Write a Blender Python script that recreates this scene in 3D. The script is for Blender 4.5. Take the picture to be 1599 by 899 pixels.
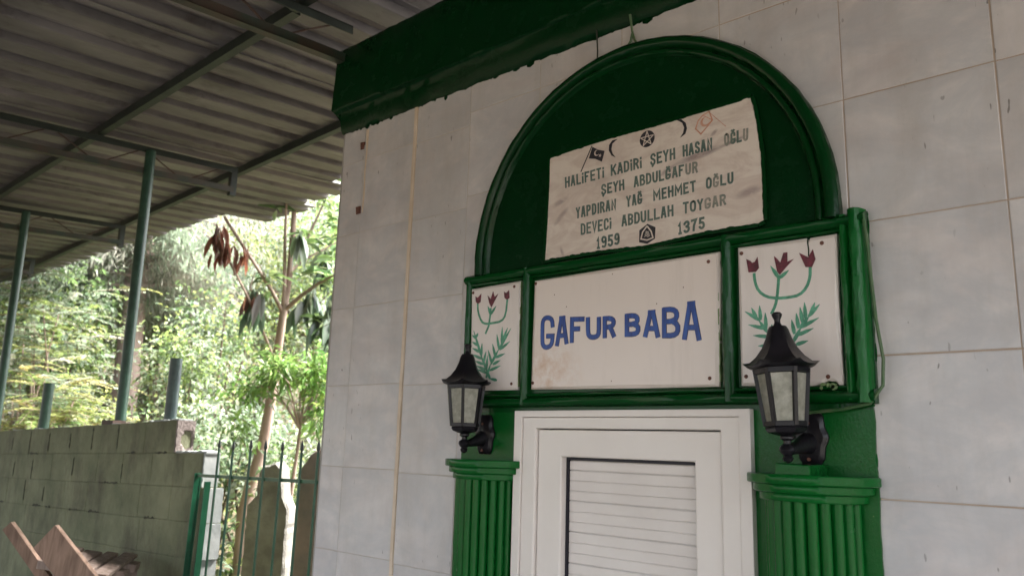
import bpy, math, random
import numpy as np
from mathutils import Vector, Matrix
random.seed(7)
rng = np.random.default_rng(11)
scene = bpy.context.scene
for _o in list(bpy.data.objects):
    bpy.data.objects.remove(_o)
COL = scene.collection

# ---------------------------------------------------------------- camera, sky, sun, exposure
cd = bpy.data.cameras.new('camera')
cam = bpy.data.objects.new('camera', cd)
COL.objects.link(cam)
YAW, PITCH, ROLL = 0.731488, 0.195409, 0.029669
cd.sensor_width = 36.0
cd.lens = 1243.99 / 1599.0 * 36.0
cd.clip_start = 0.05
cd.clip_end = 500
_f = Vector((-math.sin(YAW) * math.cos(PITCH), math.cos(YAW) * math.cos(PITCH), math.sin(PITCH)))
_r = Vector((math.cos(YAW), math.sin(YAW), 0))
_u = _r.cross(_f)
_r2 = _r * math.cos(ROLL) + _u * math.sin(ROLL)
_u2 = _u * math.cos(ROLL) - _r * math.sin(ROLL)
cam.matrix_world = Matrix(((_r2.x, _u2.x, -_f.x, 0), (_r2.y, _u2.y, -_f.y, 0), (_r2.z, _u2.z, -_f.z, 0), (0, 0, 0, 1)))
cd.dof.use_dof = True
cd.dof.focus_distance = 2.6
cd.dof.aperture_fstop = 4.0
scene.camera = cam

SUN_EL, SUN_AZ = math.radians(52), math.radians(58)     # azimuth from +X towards +Y
world = bpy.data.worlds.new('World')
scene.world = world
world.use_nodes = True
wn, wl = world.node_tree.nodes, world.node_tree.links
bg = wn['Background']
sky = wn.new('ShaderNodeTexSky')
sky.sky_type = 'NISHITA'
sky.sun_disc = False
sky.sun_elevation = SUN_EL
sky.sun_rotation = math.pi / 2 - SUN_AZ
sky.air_density = 1.0
sky.dust_density = 5.0
sky.ozone_density = 1.0
hs = wn.new('ShaderNodeHueSaturation')
hs.inputs['Saturation'].default_value = 0.38               # overcast: grey-white cloud
wl.new(sky.outputs[0], hs.inputs['Color'])
wl.new(hs.outputs[0], bg.inputs[0])
bg.inputs[1].default_value = 0.15
sd = bpy.data.lights.new('sun', 'SUN')
sd.energy = 2.6
sd.angle = math.radians(14)
sd.color = (1.0, 0.96, 0.91)
sun = bpy.data.objects.new('sun', sd)
COL.objects.link(sun)
sdir = Vector((math.cos(SUN_EL) * math.cos(SUN_AZ), math.cos(SUN_EL) * math.sin(SUN_AZ), math.sin(SUN_EL)))
sun.rotation_euler = sdir.to_track_quat('Z', 'Y').to_euler()
vs = scene.view_settings
vs.view_transform = 'Standard'
vs.look = 'None'
vs.gamma = 1
vs.use_curve_mapping = False
vs.exposure = 2.95
scene.cycles.max_bounces = 8
scene.cycles.diffuse_bounces = 4
scene.cycles.transparent_max_bounces = 8
scene.cycles.caustics_reflective = False
scene.cycles.caustics_refractive = False

GROUND = -1.75          # the lens is the origin; the yard lies 1.75 m below it
FACE = 2.2              # front of the tiled wall

# ---------------------------------------------------------------- helpers
def tag(o, label=None, cat=None, group=None, kind=None):
    for k, v in (('label', label), ('category', cat), ('group', group), ('kind', kind)):
        if v:
            o[k] = v
    return o

def empty(name, loc=(0, 0, 0), label=None, cat=None, group=None):
    o = bpy.data.objects.new(name, None)
    o.empty_display_size = 0.1
    COL.objects.link(o)
    o.location = loc
    return tag(o, label, cat, group)

class MB:
    def __init__(self):
        self.v, self.f, self.m = [], [], []
    def add(self, verts, faces, mi=0):
        b = len(self.v)
        self.v += [tuple(p) for p in verts]
        for q in faces:
            self.f.append([b + i for i in q])
            self.m.append(mi)
    def box(self, x0, x1, y0, y1, z0, z1, mi=0, jit=0.0):
        p = [(x, y, z) for x in (x0, x1) for y in (y0, y1) for z in (z0, z1)]
        if jit:
            p = [tuple(c + random.uniform(-jit, jit) for c in q) for q in p]
        self.add(p, [(0, 1, 3, 2), (4, 6, 7, 5), (0, 4, 5, 1), (2, 3, 7, 6), (0, 2, 6, 4), (1, 5, 7, 3)], mi)
    def obox(self, c, ax, ay, az, mi=0):
        c, ax, ay, az = Vector(c), Vector(ax), Vector(ay), Vector(az)
        p = [c + sx * ax + sy * ay + sz * az for sx in (-1, 1) for sy in (-1, 1) for sz in (-1, 1)]
        self.add(p, [(0, 1, 3, 2), (4, 6, 7, 5), (0, 4, 5, 1), (2, 3, 7, 6), (0, 2, 6, 4), (1, 5, 7, 3)], mi)
    def bar(self, a, b, w, h, mi=0, up=(0, 0, 1)):
        a, b = Vector(a), Vector(b)
        d = (b - a)
        t = d.normalized()
        s = t.cross(Vector(up))
        if s.length < 1e-4:
            s = Vector((1, 0, 0))
        s.normalize()
        n = s.cross(t)
        self.obox((a + b) / 2, d / 2, s * (w / 2), n * (h / 2), mi)
    def tube(self, pts, rad, n=8, mi=0, cap=True, wob=0.0):
        pts = [Vector(p) for p in pts]
        if not hasattr(rad, '__len__'):
            rad = [rad] * len(pts)
        b = len(self.v)
        ref = None
        for i, p in enumerate(pts):
            t = (pts[min(i + 1, len(pts) - 1)] - pts[max(i - 1, 0)]).normalized()
            if ref is None:
                ref = t.orthogonal().normalized()
            s = (ref - t * ref.dot(t)).normalized()
            ref = s
            q = t.cross(s)
            for k in range(n):
                a = 2 * math.pi * k / n
                r = rad[i] * (1 + random.uniform(-wob, wob))
                self.v.append(tuple(p + s * (r * math.cos(a)) + q * (r * math.sin(a))))
        for i in range(len(pts) - 1):
            for k in range(n):
                k2 = (k + 1) % n
                self.f.append([b + i * n + k, b + i * n + k2, b + (i + 1) * n + k2, b + (i + 1) * n + k])
                self.m.append(mi)
        if cap:
            self.f.append([b + k for k in range(n)][::-1]); self.m.append(mi)
            e = b + (len(pts) - 1) * n
            self.f.append([e + k for k in range(n)]); self.m.append(mi)
    def lathe(self, prof, c, n=16, mi=0, ph=0.0, sx=1.0, sy=1.0):
        b = len(self.v)
        for r, z in prof:
            for k in range(n):
                a = ph + 2 * math.pi * k / n
                self.v.append((c[0] + sx * r * math.cos(a), c[1] + sy * r * math.sin(a), c[2] + z))
        for i in range(len(prof) - 1):
            for k in range(n):
                k2 = (k + 1) % n
                self.f.append([b + i * n + k, b + i * n + k2, b + (i + 1) * n + k2, b + (i + 1) * n + k])
                self.m.append(mi)
        self.f.append([b + k for k in range(n)][::-1]); self.m.append(mi)
        e = b + (len(prof) - 1) * n
        self.f.append([e + k for k in range(n)]); self.m.append(mi)
    def plate(self, poly, y0, y1, mi=0):
        """polygon in (x, z) between depth y0 (front) and y1 (back)"""
        n = len(poly)
        vs_ = [(x, y0, z) for x, z in poly] + [(x, y1, z) for x, z in poly]
        fs = [list(range(n)), list(range(2 * n - 1, n - 1, -1))]
        fs += [[i, (i + 1) % n, n + (i + 1) % n, n + i] for i in range(n)]
        self.add(vs_, fs, mi)
    def ribbon(self, pts, w, y0, y1, mi=0, taper=None):
        """a brush stroke in the (x, z) plane with mitred corners"""
        pts = [np.array(p, float) for p in pts]
        n = len(pts)
        L, R_ = [], []
        for i in range(n):
            d0 = pts[i] - pts[i - 1] if i else pts[1] - pts[0]
            d1 = pts[i + 1] - pts[i] if i < n - 1 else pts[i] - pts[i - 1]
            d0 = d0 / (np.hypot(*d0) + 1e-9)
            d1 = d1 / (np.hypot(*d1) + 1e-9)
            n0 = np.array((-d0[1], d0[0])); n1 = np.array((-d1[1], d1[0]))
            m = n0 + n1
            m = m / (np.hypot(*m) + 1e-9)
            k = 1 / max(0.5, float(m @ n0))
            ww = w / 2 * k * (taper[i] if taper else 1)
            L.append(pts[i] + m * ww); R_.append(pts[i] - m * ww)
        for i in range(n - 1):
            q = [L[i], L[i + 1], R_[i + 1], R_[i]]
            self.plate([tuple(p) for p in q], y0, y1, mi)
    def build(self, name, mats, parent=None, smooth=False, bevel=0.0):
        me = bpy.data.meshes.new(name)
        me.from_pydata(self.v, [], self.f)
        for m in (mats if isinstance(mats, (list, tuple)) else [mats]):
            me.materials.append(m)
        me.polygons.foreach_set('material_index', self.m)
        me.validate()
        import bmesh
        bm = bmesh.new()
        bm.from_mesh(me)
        bmesh.ops.recalc_face_normals(bm, faces=bm.faces)
        bm.to_mesh(me)
        bm.free()
        if smooth:
            me.polygons.foreach_set('use_smooth', [True] * len(me.polygons))
            try:
                me.set_sharp_from_angle(angle=math.radians(40))
            except Exception:
                pass
        o = bpy.data.objects.new(name, me)
        COL.objects.link(o)
        if parent is not None:
            o.parent = parent
            # vertices are given in world coordinates: undo the parents' offset
            off = Vector((0, 0, 0))
            p = parent
            while p is not None:
                off += p.location
                p = p.parent
            o.location = -off
        if bevel:
            b = o.modifiers.new('bevel', 'BEVEL')
            b.width = bevel
            b.segments = 2
            b.limit_method = 'ANGLE'
            b.angle_limit = math.radians(40)
        return o

# ---------------------------------------------------------------- materials
class NT:
    def __init__(self, name):
        self.mat = bpy.data.materials.new(name)
        self.mat.use_nodes = True
        self.n = self.mat.node_tree.nodes
        self.l = self.mat.node_tree.links
        self.p = self.n['Principled BSDF']
        self.tc = self.n.new('ShaderNodeTexCoord')
    def node(self, t, **kw):
        x = self.n.new(t)
        for k, v in kw.items():
            setattr(x, k, v)
        return x
    def link(self, a, b):
        self.l.new(a, b)
    def co(self, scale=(1, 1, 1)):
        m = self.node('ShaderNodeMapping')
        m.inputs['Scale'].default_value = scale
        self.link(self.tc.outputs['Object'], m.inputs[0])
        return m.outputs[0]
    def noise(self, s, detail=4, rough=0.55, stretch=(1, 1, 1), dist=0.0):
        x = self.node('ShaderNodeTexNoise')
        x.inputs['Scale'].default_value = s
        x.inputs['Detail'].default_value = detail
        x.inputs['Roughness'].default_value = rough
        x.inputs['Distortion'].default_value = dist
        self.link(self.co(stretch), x.inputs['Vector'])
        return x.outputs[0]
    def ramp(self, src, stops):
        r = self.node('ShaderNodeValToRGB')
        e = r.color_ramp.elements
        while len(e) < len(stops):
            e.new(0.5)
        for q, (p, c) in zip(e, stops):
            q.position = p
            q.color = (c if hasattr(c, '__len__') else (c, c, c)) + (1,) if hasattr(c, '__len__') else (c, c, c, 1)
        self.link(src, r.inputs[0])
        return r.outputs[0]
    def mix(self, fac, a, b, mode='MIX'):
        x = self.node('ShaderNodeMix', data_type='RGBA', blend_type=mode)
        for s, v in ((x.inputs[0], fac), (x.inputs[6], a), (x.inputs[7], b)):
            if hasattr(v, 'is_linked') or isinstance(v, bpy.types.NodeSocket):
                self.link(v, s)
            elif hasattr(v, '__len__'):
                s.default_value = tuple(v) + (1,)
            else:
                s.default_value = v
        return x.outputs[2]
    def bump(self, h, strength=0.3, dist=0.01, prev=None):
        b = self.node('ShaderNodeBump')
        b.inputs['Strength'].default_value = strength
        b.inputs['Distance'].default_value = dist
        self.link(h, b.inputs['Height'])
        if prev is not None:
            self.link(prev, b.inputs['Normal'])
        return b.outputs[0]
    def done(self, col=None, rough=None, normal=None, metal=0.0, spec=None):
        for key, v in (('Base Color', col), ('Roughness', rough)):
            if v is None:
                continue
            s = self.p.inputs[key]
            if isinstance(v, bpy.types.NodeSocket):
                self.link(v, s)
            elif hasattr(v, '__len__'):
                s.default_value = tuple(v) + (1,)
            else:
                s.default_value = v
        if normal is not None:
            self.link(normal, self.p.inputs['Normal'])
        self.p.inputs['Metallic'].default_value = metal
        if spec is not None:
            self.p.inputs['Specular IOR Level'].default_value = spec
        return self.mat

def plain(name, c, c2, rough=0.5, s=12, bump=0.15, bs=60, metal=0.0, stretch=(1, 1, 1), bd=0.004):
    t = NT(name)
    col = t.mix(t.ramp(t.noise(s, 5, 0.6, stretch), [(0.35, 0.0), (0.68, 1.0)]), c, c2)
    nm = t.bump(t.noise(bs, 3, 0.6, stretch), bump, bd)
    return t.done(col, rough, nm, metal)

def green_paint(name, c, c2, chips=0.0, rough=0.18, spec=0.3):
    t = NT(name)
    col = t.mix(t.noise(9, 4), c, c2)
    dust = t.ramp(t.noise(70, 5, 0.75), [(0.58, 0.0), (0.80, 0.14)])
    col = t.mix(dust, col, (0.10, 0.13, 0.09))
    if chips:
        k = t.ramp(t.noise(26, 6, 0.7), [(0.66, 0.0), (0.69, 1.0)])
        k2 = t.ramp(t.noise(5, 2), [(0.5, 0.0), (0.62, 1.0)])
        col = t.mix(t.mix(1.0, k, k2, 'MULTIPLY'), col, (0.20, 0.30, 0.10))
    b1 = t.bump(t.noise(55, 3, 0.5, (1, 1, 0.2)), 0.22, 0.004)     # brushed on, runs downwards
    b2 = t.bump(t.noise(170, 3, 0.6, (1, 1, 0.6)), 0.5, 0.002, b1)
    r = t.ramp(t.noise(14, 3), [(0.3, rough * 0.8), (0.75, rough * 1.7)])
    t.done(col, r, b2)
    t.p.inputs['Specular IOR Level'].default_value = spec
    return t.mat

def tile_mat():
    t = NT('grey_veined_marble')
    at = t.node('ShaderNodeAttribute', attribute_name='tint')
    rnd = t.node('ShaderNodeVectorMath', operation='ADD')
    mul = t.node('ShaderNodeVectorMath', operation='SCALE')
    mul.inputs['Scale'].default_value = 7.0
    t.link(at.outputs['Color'], mul.inputs[0])
    t.link(t.tc.outputs['Object'], rnd.inputs[0])
    t.link(mul.outputs[0], rnd.inputs[1])
    def nz(s, d, r, dist, st=(1, 1, 1)):
        m = t.node('ShaderNodeMapping')
        m.inputs['Scale'].default_value = st
        m.inputs['Rotation'].default_value = (0, 0.6, 0)
        t.link(rnd.outputs[0], m.inputs[0])
        x = t.node('ShaderNodeTexNoise')
        for k, v in (('Scale', s), ('Detail', d), ('Roughness', r), ('Distortion', dist)):
            x.inputs[k].default_value = v
        t.link(m.outputs[0], x.inputs['Vector'])
        return x.outputs[0]
    base = t.mix(t.ramp(nz(3.0, 5, 0.6, 0.6, (1, 1, 1.8)), [(0.36, 0.0), (0.66, 1.0)]), (0.56, 0.518, 0.522), (0.70, 0.662, 0.662))
    vein = t.ramp(nz(4.0, 7, 0.68, 0.5, (0.8, 1, 1.3)), [(0.40, 0.0), (0.56, 0.85), (0.70, 0.0)])
    base = t.mix(t.mix(0.48, (0, 0, 0), vein), base, (0.39, 0.425, 0.47))
    sepv = t.node('ShaderNodeSeparateColor')
    t.link(at.outputs['Color'], sepv.inputs[0])
    base = t.mix(t.ramp(sepv.outputs[0], [(0.0, 0.0), (1.0, 0.30)]), base, (0.55, 0.53, 0.52))
    # fly specks and scuffs, taller than wide
    sp = t.ramp(t.noise(48, 1, 0.4, (1.5, 1, 0.5)), [(0.752, 0.0), (0.772, 0.75)])
    sp2 = t.ramp(t.noise(2.6, 2), [(0.45, 0.0), (0.6, 1.0)])
    base = t.mix(t.mix(1.0, sp, sp2, 'MULTIPLY'), base, (0.09, 0.08, 0.07))
    dirt = t.ramp(t.noise(2.2, 6, 0.7, (2.2, 1, 0.5)), [(0.47, 0.0), (0.75, 0.42)])
    base = t.mix(dirt, base, (0.38, 0.34, 0.30))
    nm = t.bump(t.noise(10, 2), 0.06, 0.01)
    r = t.ramp(t.noise(6, 3), [(0.3, 0.32), (0.7, 0.5)])
    return t.done(base, r, nm)

def grout_mat():
    t = NT('tile_grout')
    sx = t.node('ShaderNodeSeparateXYZ')
    t.link(t.tc.outputs['Object'], sx.inputs[0])
    mr = t.node('ShaderNodeMapRange')
    mr.inputs['From Min'].default_value = -1.9
    mr.inputs['From Max'].default_value = -1.0
    t.link(sx.outputs[0], mr.inputs[0])
    brown = t.mix(t.noise(6, 4), (0.36, 0.26, 0.19), (0.55, 0.47, 0.40))
    pale = t.mix(t.noise(4, 4), (0.48, 0.43, 0.38), (0.62, 0.57, 0.52))
    return t.done(t.mix(mr.outputs[0], pale, brown), 0.9)

def panel_mat(name, c, c2, stain=None, veins=False):
    t = NT(name)
    col = t.mix(t.noise(5, 4), c, c2)
    if veins:
        wv = t.ramp(t.noise(16, 6, 0.7, (0.8, 1, 1.5), 1.2), [(0.30, 0.0), (0.50, 1.0)])
        for (xa, za, xb, zb, w, k) in ((-1.256, .907, -1.077, .934, .016, .95), (-1.126, .972, -1.10, .992, .008, .7), (-1.10, .928, -1.0, .947, .008, .8), (-1.051, .758, -.955, .776, .018, .8),
                                       (-1.763, .856, -1.687, .881, .013, .7), (-1.752, .785, -1.686, .843, .014, .75), (-1.721, .704, -1.703, .661, .008, .6), (-1.322, .878, -1.239, .911, .010, .6), (-1.64, .90, -1.40, .935, .020, .22)):
            m = t.node('ShaderNodeMapping')
            m.vector_type = 'TEXTURE'
            m.inputs['Location'].default_value = ((xa + xb) / 2, 2.168, (za + zb) / 2)
            m.inputs['Rotation'].default_value = (0, -math.atan2(zb - za, xb - xa), 0)
            m.inputs['Scale'].default_value = (math.hypot(xb - xa, zb - za) * .55, 1, w)
            t.link(t.tc.outputs['Object'], m.inputs[0])
            ln = t.node('ShaderNodeVectorMath', operation='LENGTH')
            t.link(m.outputs[0], ln.inputs[0])
            msk = t.ramp(ln.outputs['Value'], [(0.35, k), (1.3, 0.0)])
            col = t.mix(t.mix(1.0, msk, wv, 'MULTIPLY'), col, (0.19, 0.14, 0.16))
        v2 = t.ramp(t.noise(5, 6, 0.66, (1, 1, 2.2), 1.0), [(0.46, 0.0), (0.60, 0.55), (0.72, 0.0)])
        col = t.mix(v2, col, (0.56, 0.44, 0.39))
    if stain:
        g = t.node('ShaderNodeVectorMath', operation='DISTANCE')
        g.inputs[1].default_value = stain
        t.link(t.tc.outputs['Object'], g.inputs[0])
        d = t.ramp(g.outputs['Value'], [(0.0, 1.0), (0.16, 0.0)])
        n = t.ramp(t.noise(20, 5, 0.7), [(0.42, 0.0), (0.7, 0.8)])
        col = t.mix(t.mix(1.0, d, n, 'MULTIPLY'), col, (0.55, 0.28, 0.12))
    g = t.ramp(t.noise(9, 6, 0.7, (2.2, 1, 0.22)), [(0.52, 0.0), (0.80, 0.22)])
    col = t.mix(g, col, (0.46, 0.39, 0.33))
    return t.done(col, 0.3, t.bump(t.noise(14, 2), 0.05, 0.004))

def block_mat():
    t = NT('greenish_limewash')
    col = t.mix(t.ramp(t.noise(2.2, 6, 0.65), [(0.35, 0.0), (0.65, 1.0)]), (0.115, 0.128, 0.072), (0.225, 0.235, 0.145))
    st = t.ramp(t.noise(2.6, 6, 0.7, (1.6, 1, 0.7)), [(0.47, 0.0), (0.70, 0.8)])
    col = t.mix(st, col, (0.072, 0.062, 0.042))
    sp = t.ramp(t.noise(90, 3, 0.7), [(0.66, 0.0), (0.72, 0.8)])
    col = t.mix(sp, col, (0.04, 0.036, 0.026))
    b = t.bump(t.noise(24, 6, 0.7), 0.5, 0.012)
    b = t.bump(t.noise(120, 3, 0.6), 0.5, 0.004, b)
    return t.done(col, 0.92, b)

def wood_mat(name, c, c2, grain=(30, 30, 3)):
    t = NT(name)
    g = t.noise(1.0, 5, 0.6, grain, 0.8)
    col = t.mix(t.ramp(g, [(0.35, 0.0), (0.65, 1.0)]), c, c2)
    col = t.mix(t.ramp(t.noise(6, 4), [(0.5, 0.0), (0.8, 0.5)]), col, (c[0] * 0.45, c[1] * 0.42, c[2] * 0.4))
    return t.done(col, 0.75, t.bump(g, 0.3, 0.004))

def roof_mat():
    t = NT('weathered_roof_sheet')
    col = t.mix(t.ramp(t.noise(1.6, 5, 0.65, (1.6, 0.6, 1)), [(0.35, 0.0), (0.7, 1.0)]), (0.085, 0.078, 0.078), (0.205, 0.19, 0.188))
    st = t.ramp(t.noise(3.2, 5, 0.7, (2.0, 0.8, 1), 0.5), [(0.53, 0.0), (0.66, 0.75)])
    col = t.mix(st, col, (0.06, 0.05, 0.048))
    return t.done(col, 0.6, t.bump(t.noise(60, 3), 0.15, 0.003))

def leaf_mat(name, trans=0.55, rough=0.45):
    t = NT(name)
    at = t.node('ShaderNodeAttribute', attribute_name='tint')
    t.link(at.outputs['Color'], t.p.inputs['Base Color'])
    t.p.inputs['Roughness'].default_value = rough
    tr = t.node('ShaderNodeBsdfTranslucent')
    hsv = t.node('ShaderNodeHueSaturation')
    hsv.inputs['Value'].default_value = 1.35
    t.link(at.outputs['Color'], hsv.inputs['Color'])
    t.link(hsv.outputs[0], tr.inputs['Color'])
    mx = t.node('ShaderNodeMixShader')
    mx.inputs[0].default_value = trans
    t.link(t.p.outputs[0], mx.inputs[1])
    t.link(tr.outputs[0], mx.inputs[2])
    t.link(mx.outputs[0], t.n['Material Output'].inputs[0])
    return t.mat

M = {}
M['tile'] = tile_mat()
M['grout'] = grout_mat()
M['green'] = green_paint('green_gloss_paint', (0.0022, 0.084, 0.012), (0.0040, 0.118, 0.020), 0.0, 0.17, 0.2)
M['green_arch_shade'] = green_paint('shade_darkened_arch_green', (0.0012, 0.027, 0.0055), (0.002, 0.038, 0.008), 0.0, 0.14, 0.2)  # column green with the canopy's shade put into the colour for the arch
M['green_frame_shade'] = green_paint('shade_darkened_frame_green', (0.0016, 0.046, 0.0085), (0.0028, 0.064, 0.012), 0.0, 0.13, 0.22)  # same green, less darkened: shade in the colour of the upper frame
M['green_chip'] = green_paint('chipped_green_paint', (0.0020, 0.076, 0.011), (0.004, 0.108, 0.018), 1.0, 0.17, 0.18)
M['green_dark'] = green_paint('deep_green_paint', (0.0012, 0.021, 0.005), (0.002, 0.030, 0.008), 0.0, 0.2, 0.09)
M['green_old'] = plain('old_green_steel', (0.006, 0.034, 0.020), (0.020, 0.062, 0.038), 0.45, 18, 0.2, 80)
M['truss'] = plain('rusty_green_steel', (0.012, 0.026, 0.015), (0.045, 0.026, 0.016), 0.6, 7, 0.3, 90)
M['rod'] = plain('rusty_rod', (0.035, 0.02, 0.014), (0.07, 0.035, 0.022), 0.7, 20, 0.3, 120)
M['purlin'] = plain('dark_purlin_steel', (0.006, 0.010, 0.0075), (0.015, 0.024, 0.017), 0.55, 10)
M['gate'] = plain('dark_green_gate_paint', (0.004, 0.060, 0.028), (0.008, 0.085, 0.040), 0.35, 14, 0.15, 90)
M['tip'] = plain('blackened_spear_steel', (0.008, 0.016, 0.013), (0.02, 0.03, 0.022), 0.4)
M['pvc'] = plain('white_plastic_profile', (0.78, 0.72, 0.685), (0.83, 0.775, 0.74), 0.35, 3, 0.03, 20)
M['slat'] = plain('white_shutter_slat', (0.72, 0.66, 0.63), (0.79, 0.735, 0.705), 0.4, 4, 0.03, 20)
M['gasket'] = plain('black_gasket', (0.006, 0.006, 0.012), (0.012, 0.01, 0.02), 0.6)
M['panel'] = panel_mat('white_painted_tile', (0.76, 0.69, 0.66), (0.81, 0.74, 0.71))
M['sign'] = panel_mat('white_sign_board', (0.79, 0.695, 0.645), (0.84, 0.745, 0.695), (-1.76, 2.17, 0.25))
M['plaque'] = panel_mat('veined_white_marble', (0.72, 0.63, 0.565), (0.80, 0.715, 0.65), None, True)
M['screw'] = plain('rusty_screw', (0.10, 0.035, 0.022), (0.16, 0.06, 0.04), 0.6, 40)
M['blue'] = plain('blue_sign_paint', (0.005, 0.034, 0.22), (0.016, 0.085, 0.40), 0.3, 34, 0.1, 60, 0, (2.5, 1, .35))
M['navy'] = plain('navy_outline_paint', (0.010, 0.012, 0.05), (0.02, 0.014, 0.05), 0.4)
M['letter'] = plain('teal_engraved_letters', (0.065, 0.115, 0.105), (0.15, 0.195, 0.165), 0.6, 25)
M['letter_worn'] = plain('worn_engraved_letters', (0.16, 0.19, 0.165), (0.38, 0.34, 0.30), 0.7, 30)
M['ink'] = plain('black_ink', (0.012, 0.010, 0.016), (0.03, 0.026, 0.034), 0.5, 30)
M['red_faded'] = plain('faded_red_paint', (0.52, 0.22, 0.14), (0.66, 0.40, 0.30), 0.6, 40)
M['stem'] = plain('turquoise_green_paint', (0.035, 0.20, 0.115), (0.12, 0.40, 0.26), 0.4, 45)
M['tulip'] = plain('dark_crimson_paint', (0.06, 0.006, 0.014), (0.19, 0.018, 0.04), 0.4, 55)
M['edge_green'] = plain('pale_green_overspill', (0.16, 0.24, 0.10), (0.24, 0.33, 0.15), 0.5, 20)
M['iron'] = plain('black_cast_lantern', (0.007, 0.0065, 0.009), (0.016, 0.014, 0.018), 0.3, 12, 0.2, 120)
M['iron'].node_tree.nodes['Principled BSDF'].inputs['Specular IOR Level'].default_value = 0.28
M['cable'] = plain('green_painted_cable', (0.03, 0.10, 0.03), (0.10, 0.14, 0.07), 0.4, 20)
M['wire'] = plain('dark_wire', (0.015, 0.02, 0.014), (0.03, 0.035, 0.02), 0.5)
M['cream'] = plain('cream_filler', (0.62, 0.50, 0.38), (0.74, 0.62, 0.50), 0.7, 9)
M['crack'] = plain('dark_crack', (0.10, 0.07, 0.05), (0.16, 0.11, 0.08), 0.9)
M['block'] = block_mat()
M['block_end'] = plain('pale_block_end', (0.25, 0.27, 0.265), (0.37, 0.385, 0.375), 0.95, 6, 0.25, 30, 0, (1, 1, 1), 0.01)
M['block_raw'] = plain('raw_concrete_block', (0.16, 0.13, 0.118), (0.27, 0.23, 0.215), 0.97, 14, 0.8, 60, 0, (1, 1, 1), 0.012)
M['mortar'] = plain('dark_open_joint', (0.03, 0.03, 0.02), (0.08, 0.08, 0.055), 0.95, 20)
M['plaster'] = plain('grey_render', (0.33, 0.31, 0.29), (0.44, 0.42, 0.40), 0.9, 4)
M['dark'] = plain('dark_interior', (0.01, 0.01, 0.01), (0.02, 0.02, 0.02), 0.9)
M['concrete'] = plain('yard_concrete', (0.18, 0.172, 0.16), (0.28, 0.268, 0.25), 0.92, 1.5, 0.3, 60)
M['soil'] = plain('leaf_litter_soil', (0.06, 0.045, 0.028), (0.13, 0.105, 0.06), 0.95, 1.2, 0.6, 20, 0, (1, 1, 1), 0.03)
M['stone'] = plain('weathered_gravestone', (0.115, 0.11, 0.095), (0.20, 0.195, 0.17), 0.93, 7, 0.7, 35, 0, (1, 1, 1), 0.01)
M['stone_red'] = plain('reddish_gravestone', (0.13, 0.12, 0.105), (0.24, 0.175, 0.145), 0.93, 4, 0.7, 35, 0, (1, 1, 1), 0.01)
M['wood'] = wood_mat('brown_plank', (0.17, 0.105, 0.072), (0.31, 0.20, 0.145))
M['wood_grey'] = wood_mat('greyed_pallet_wood', (0.21, 0.15, 0.125), (0.36, 0.285, 0.245))
M['bark'] = plain('smooth_pale_bark', (0.22, 0.155, 0.125), (0.34, 0.26, 0.215), 0.85, 9, 0.5, 30, 0, (1, 1, 0.4), 0.006)
M['bark_pink'] = plain('pinkish_bark', (0.24, 0.175, 0.155), (0.36, 0.275, 0.245), 0.9, 6, 0.8, 24, 0, (1, 1, 0.35), 0.02)
M['bark_dark'] = plain('brown_bark', (0.07, 0.05, 0.035), (0.14, 0.10, 0.07), 0.9, 6, 0.8, 24, 0, (1, 1, 0.35), 0.02)
M['leaf'] = leaf_mat('green_leaves')
M['leaf_gloss'] = leaf_mat('glossy_leaves', 0.35, 0.3)
t = NT('frosted_lantern_glass')
t.done(t.mix(t.ramp(t.noise(34, 6, 0.7), [(0.34, 0.0), (0.66, 1.0)]), (0.28, 0.28, 0.21), (0.62, 0.61, 0.53)), 0.38, t.bump(t.noise(60, 2), 0.3, 0.003))
t.p.inputs['Transmission Weight'].default_value = 0.4
M['glass'] = t.mat
SIGN_LETTERS = [('G', (-1.8013, 0.3375), (-1.7387, 0.3339), (-1.8033, 0.4606), (-1.7401, 0.4552)), ('A', (-1.7344, 0.3435), (-1.6772, 0.3506), (-1.7339, 0.4507), (-1.6762, 0.4501)),
 ('F', (-1.6705, 0.3517), (-1.6092, 0.3517), (-1.6707, 0.4437), (-1.608, 0.4396)), ('U', (-1.6008, 0.3596), (-1.5406, 0.3579), (-1.6033, 0.4384), (-1.5394, 0.4333)),
 ('R', (-1.5328, 0.3593), (-1.4812, 0.3596), (-1.5335, 0.4351), (-1.4784, 0.4315)), ('B', (-1.4452, 0.3587), (-1.386, 0.3554), (-1.4453, 0.4354), (-1.3849, 0.4345)),
 ('A', (-1.3742, 0.352), (-1.3135, 0.3465), (-1.3731, 0.4397), (-1.312, 0.4374)), ('B', (-1.3054, 0.346), (-1.2418, 0.3393), (-1.3054, 0.443), (-1.2397, 0.4429)),
 ('A', (-1.2341, 0.3353), (-1.1696, 0.3277), (-1.2324, 0.4532), (-1.1706, 0.4538))]
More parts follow.
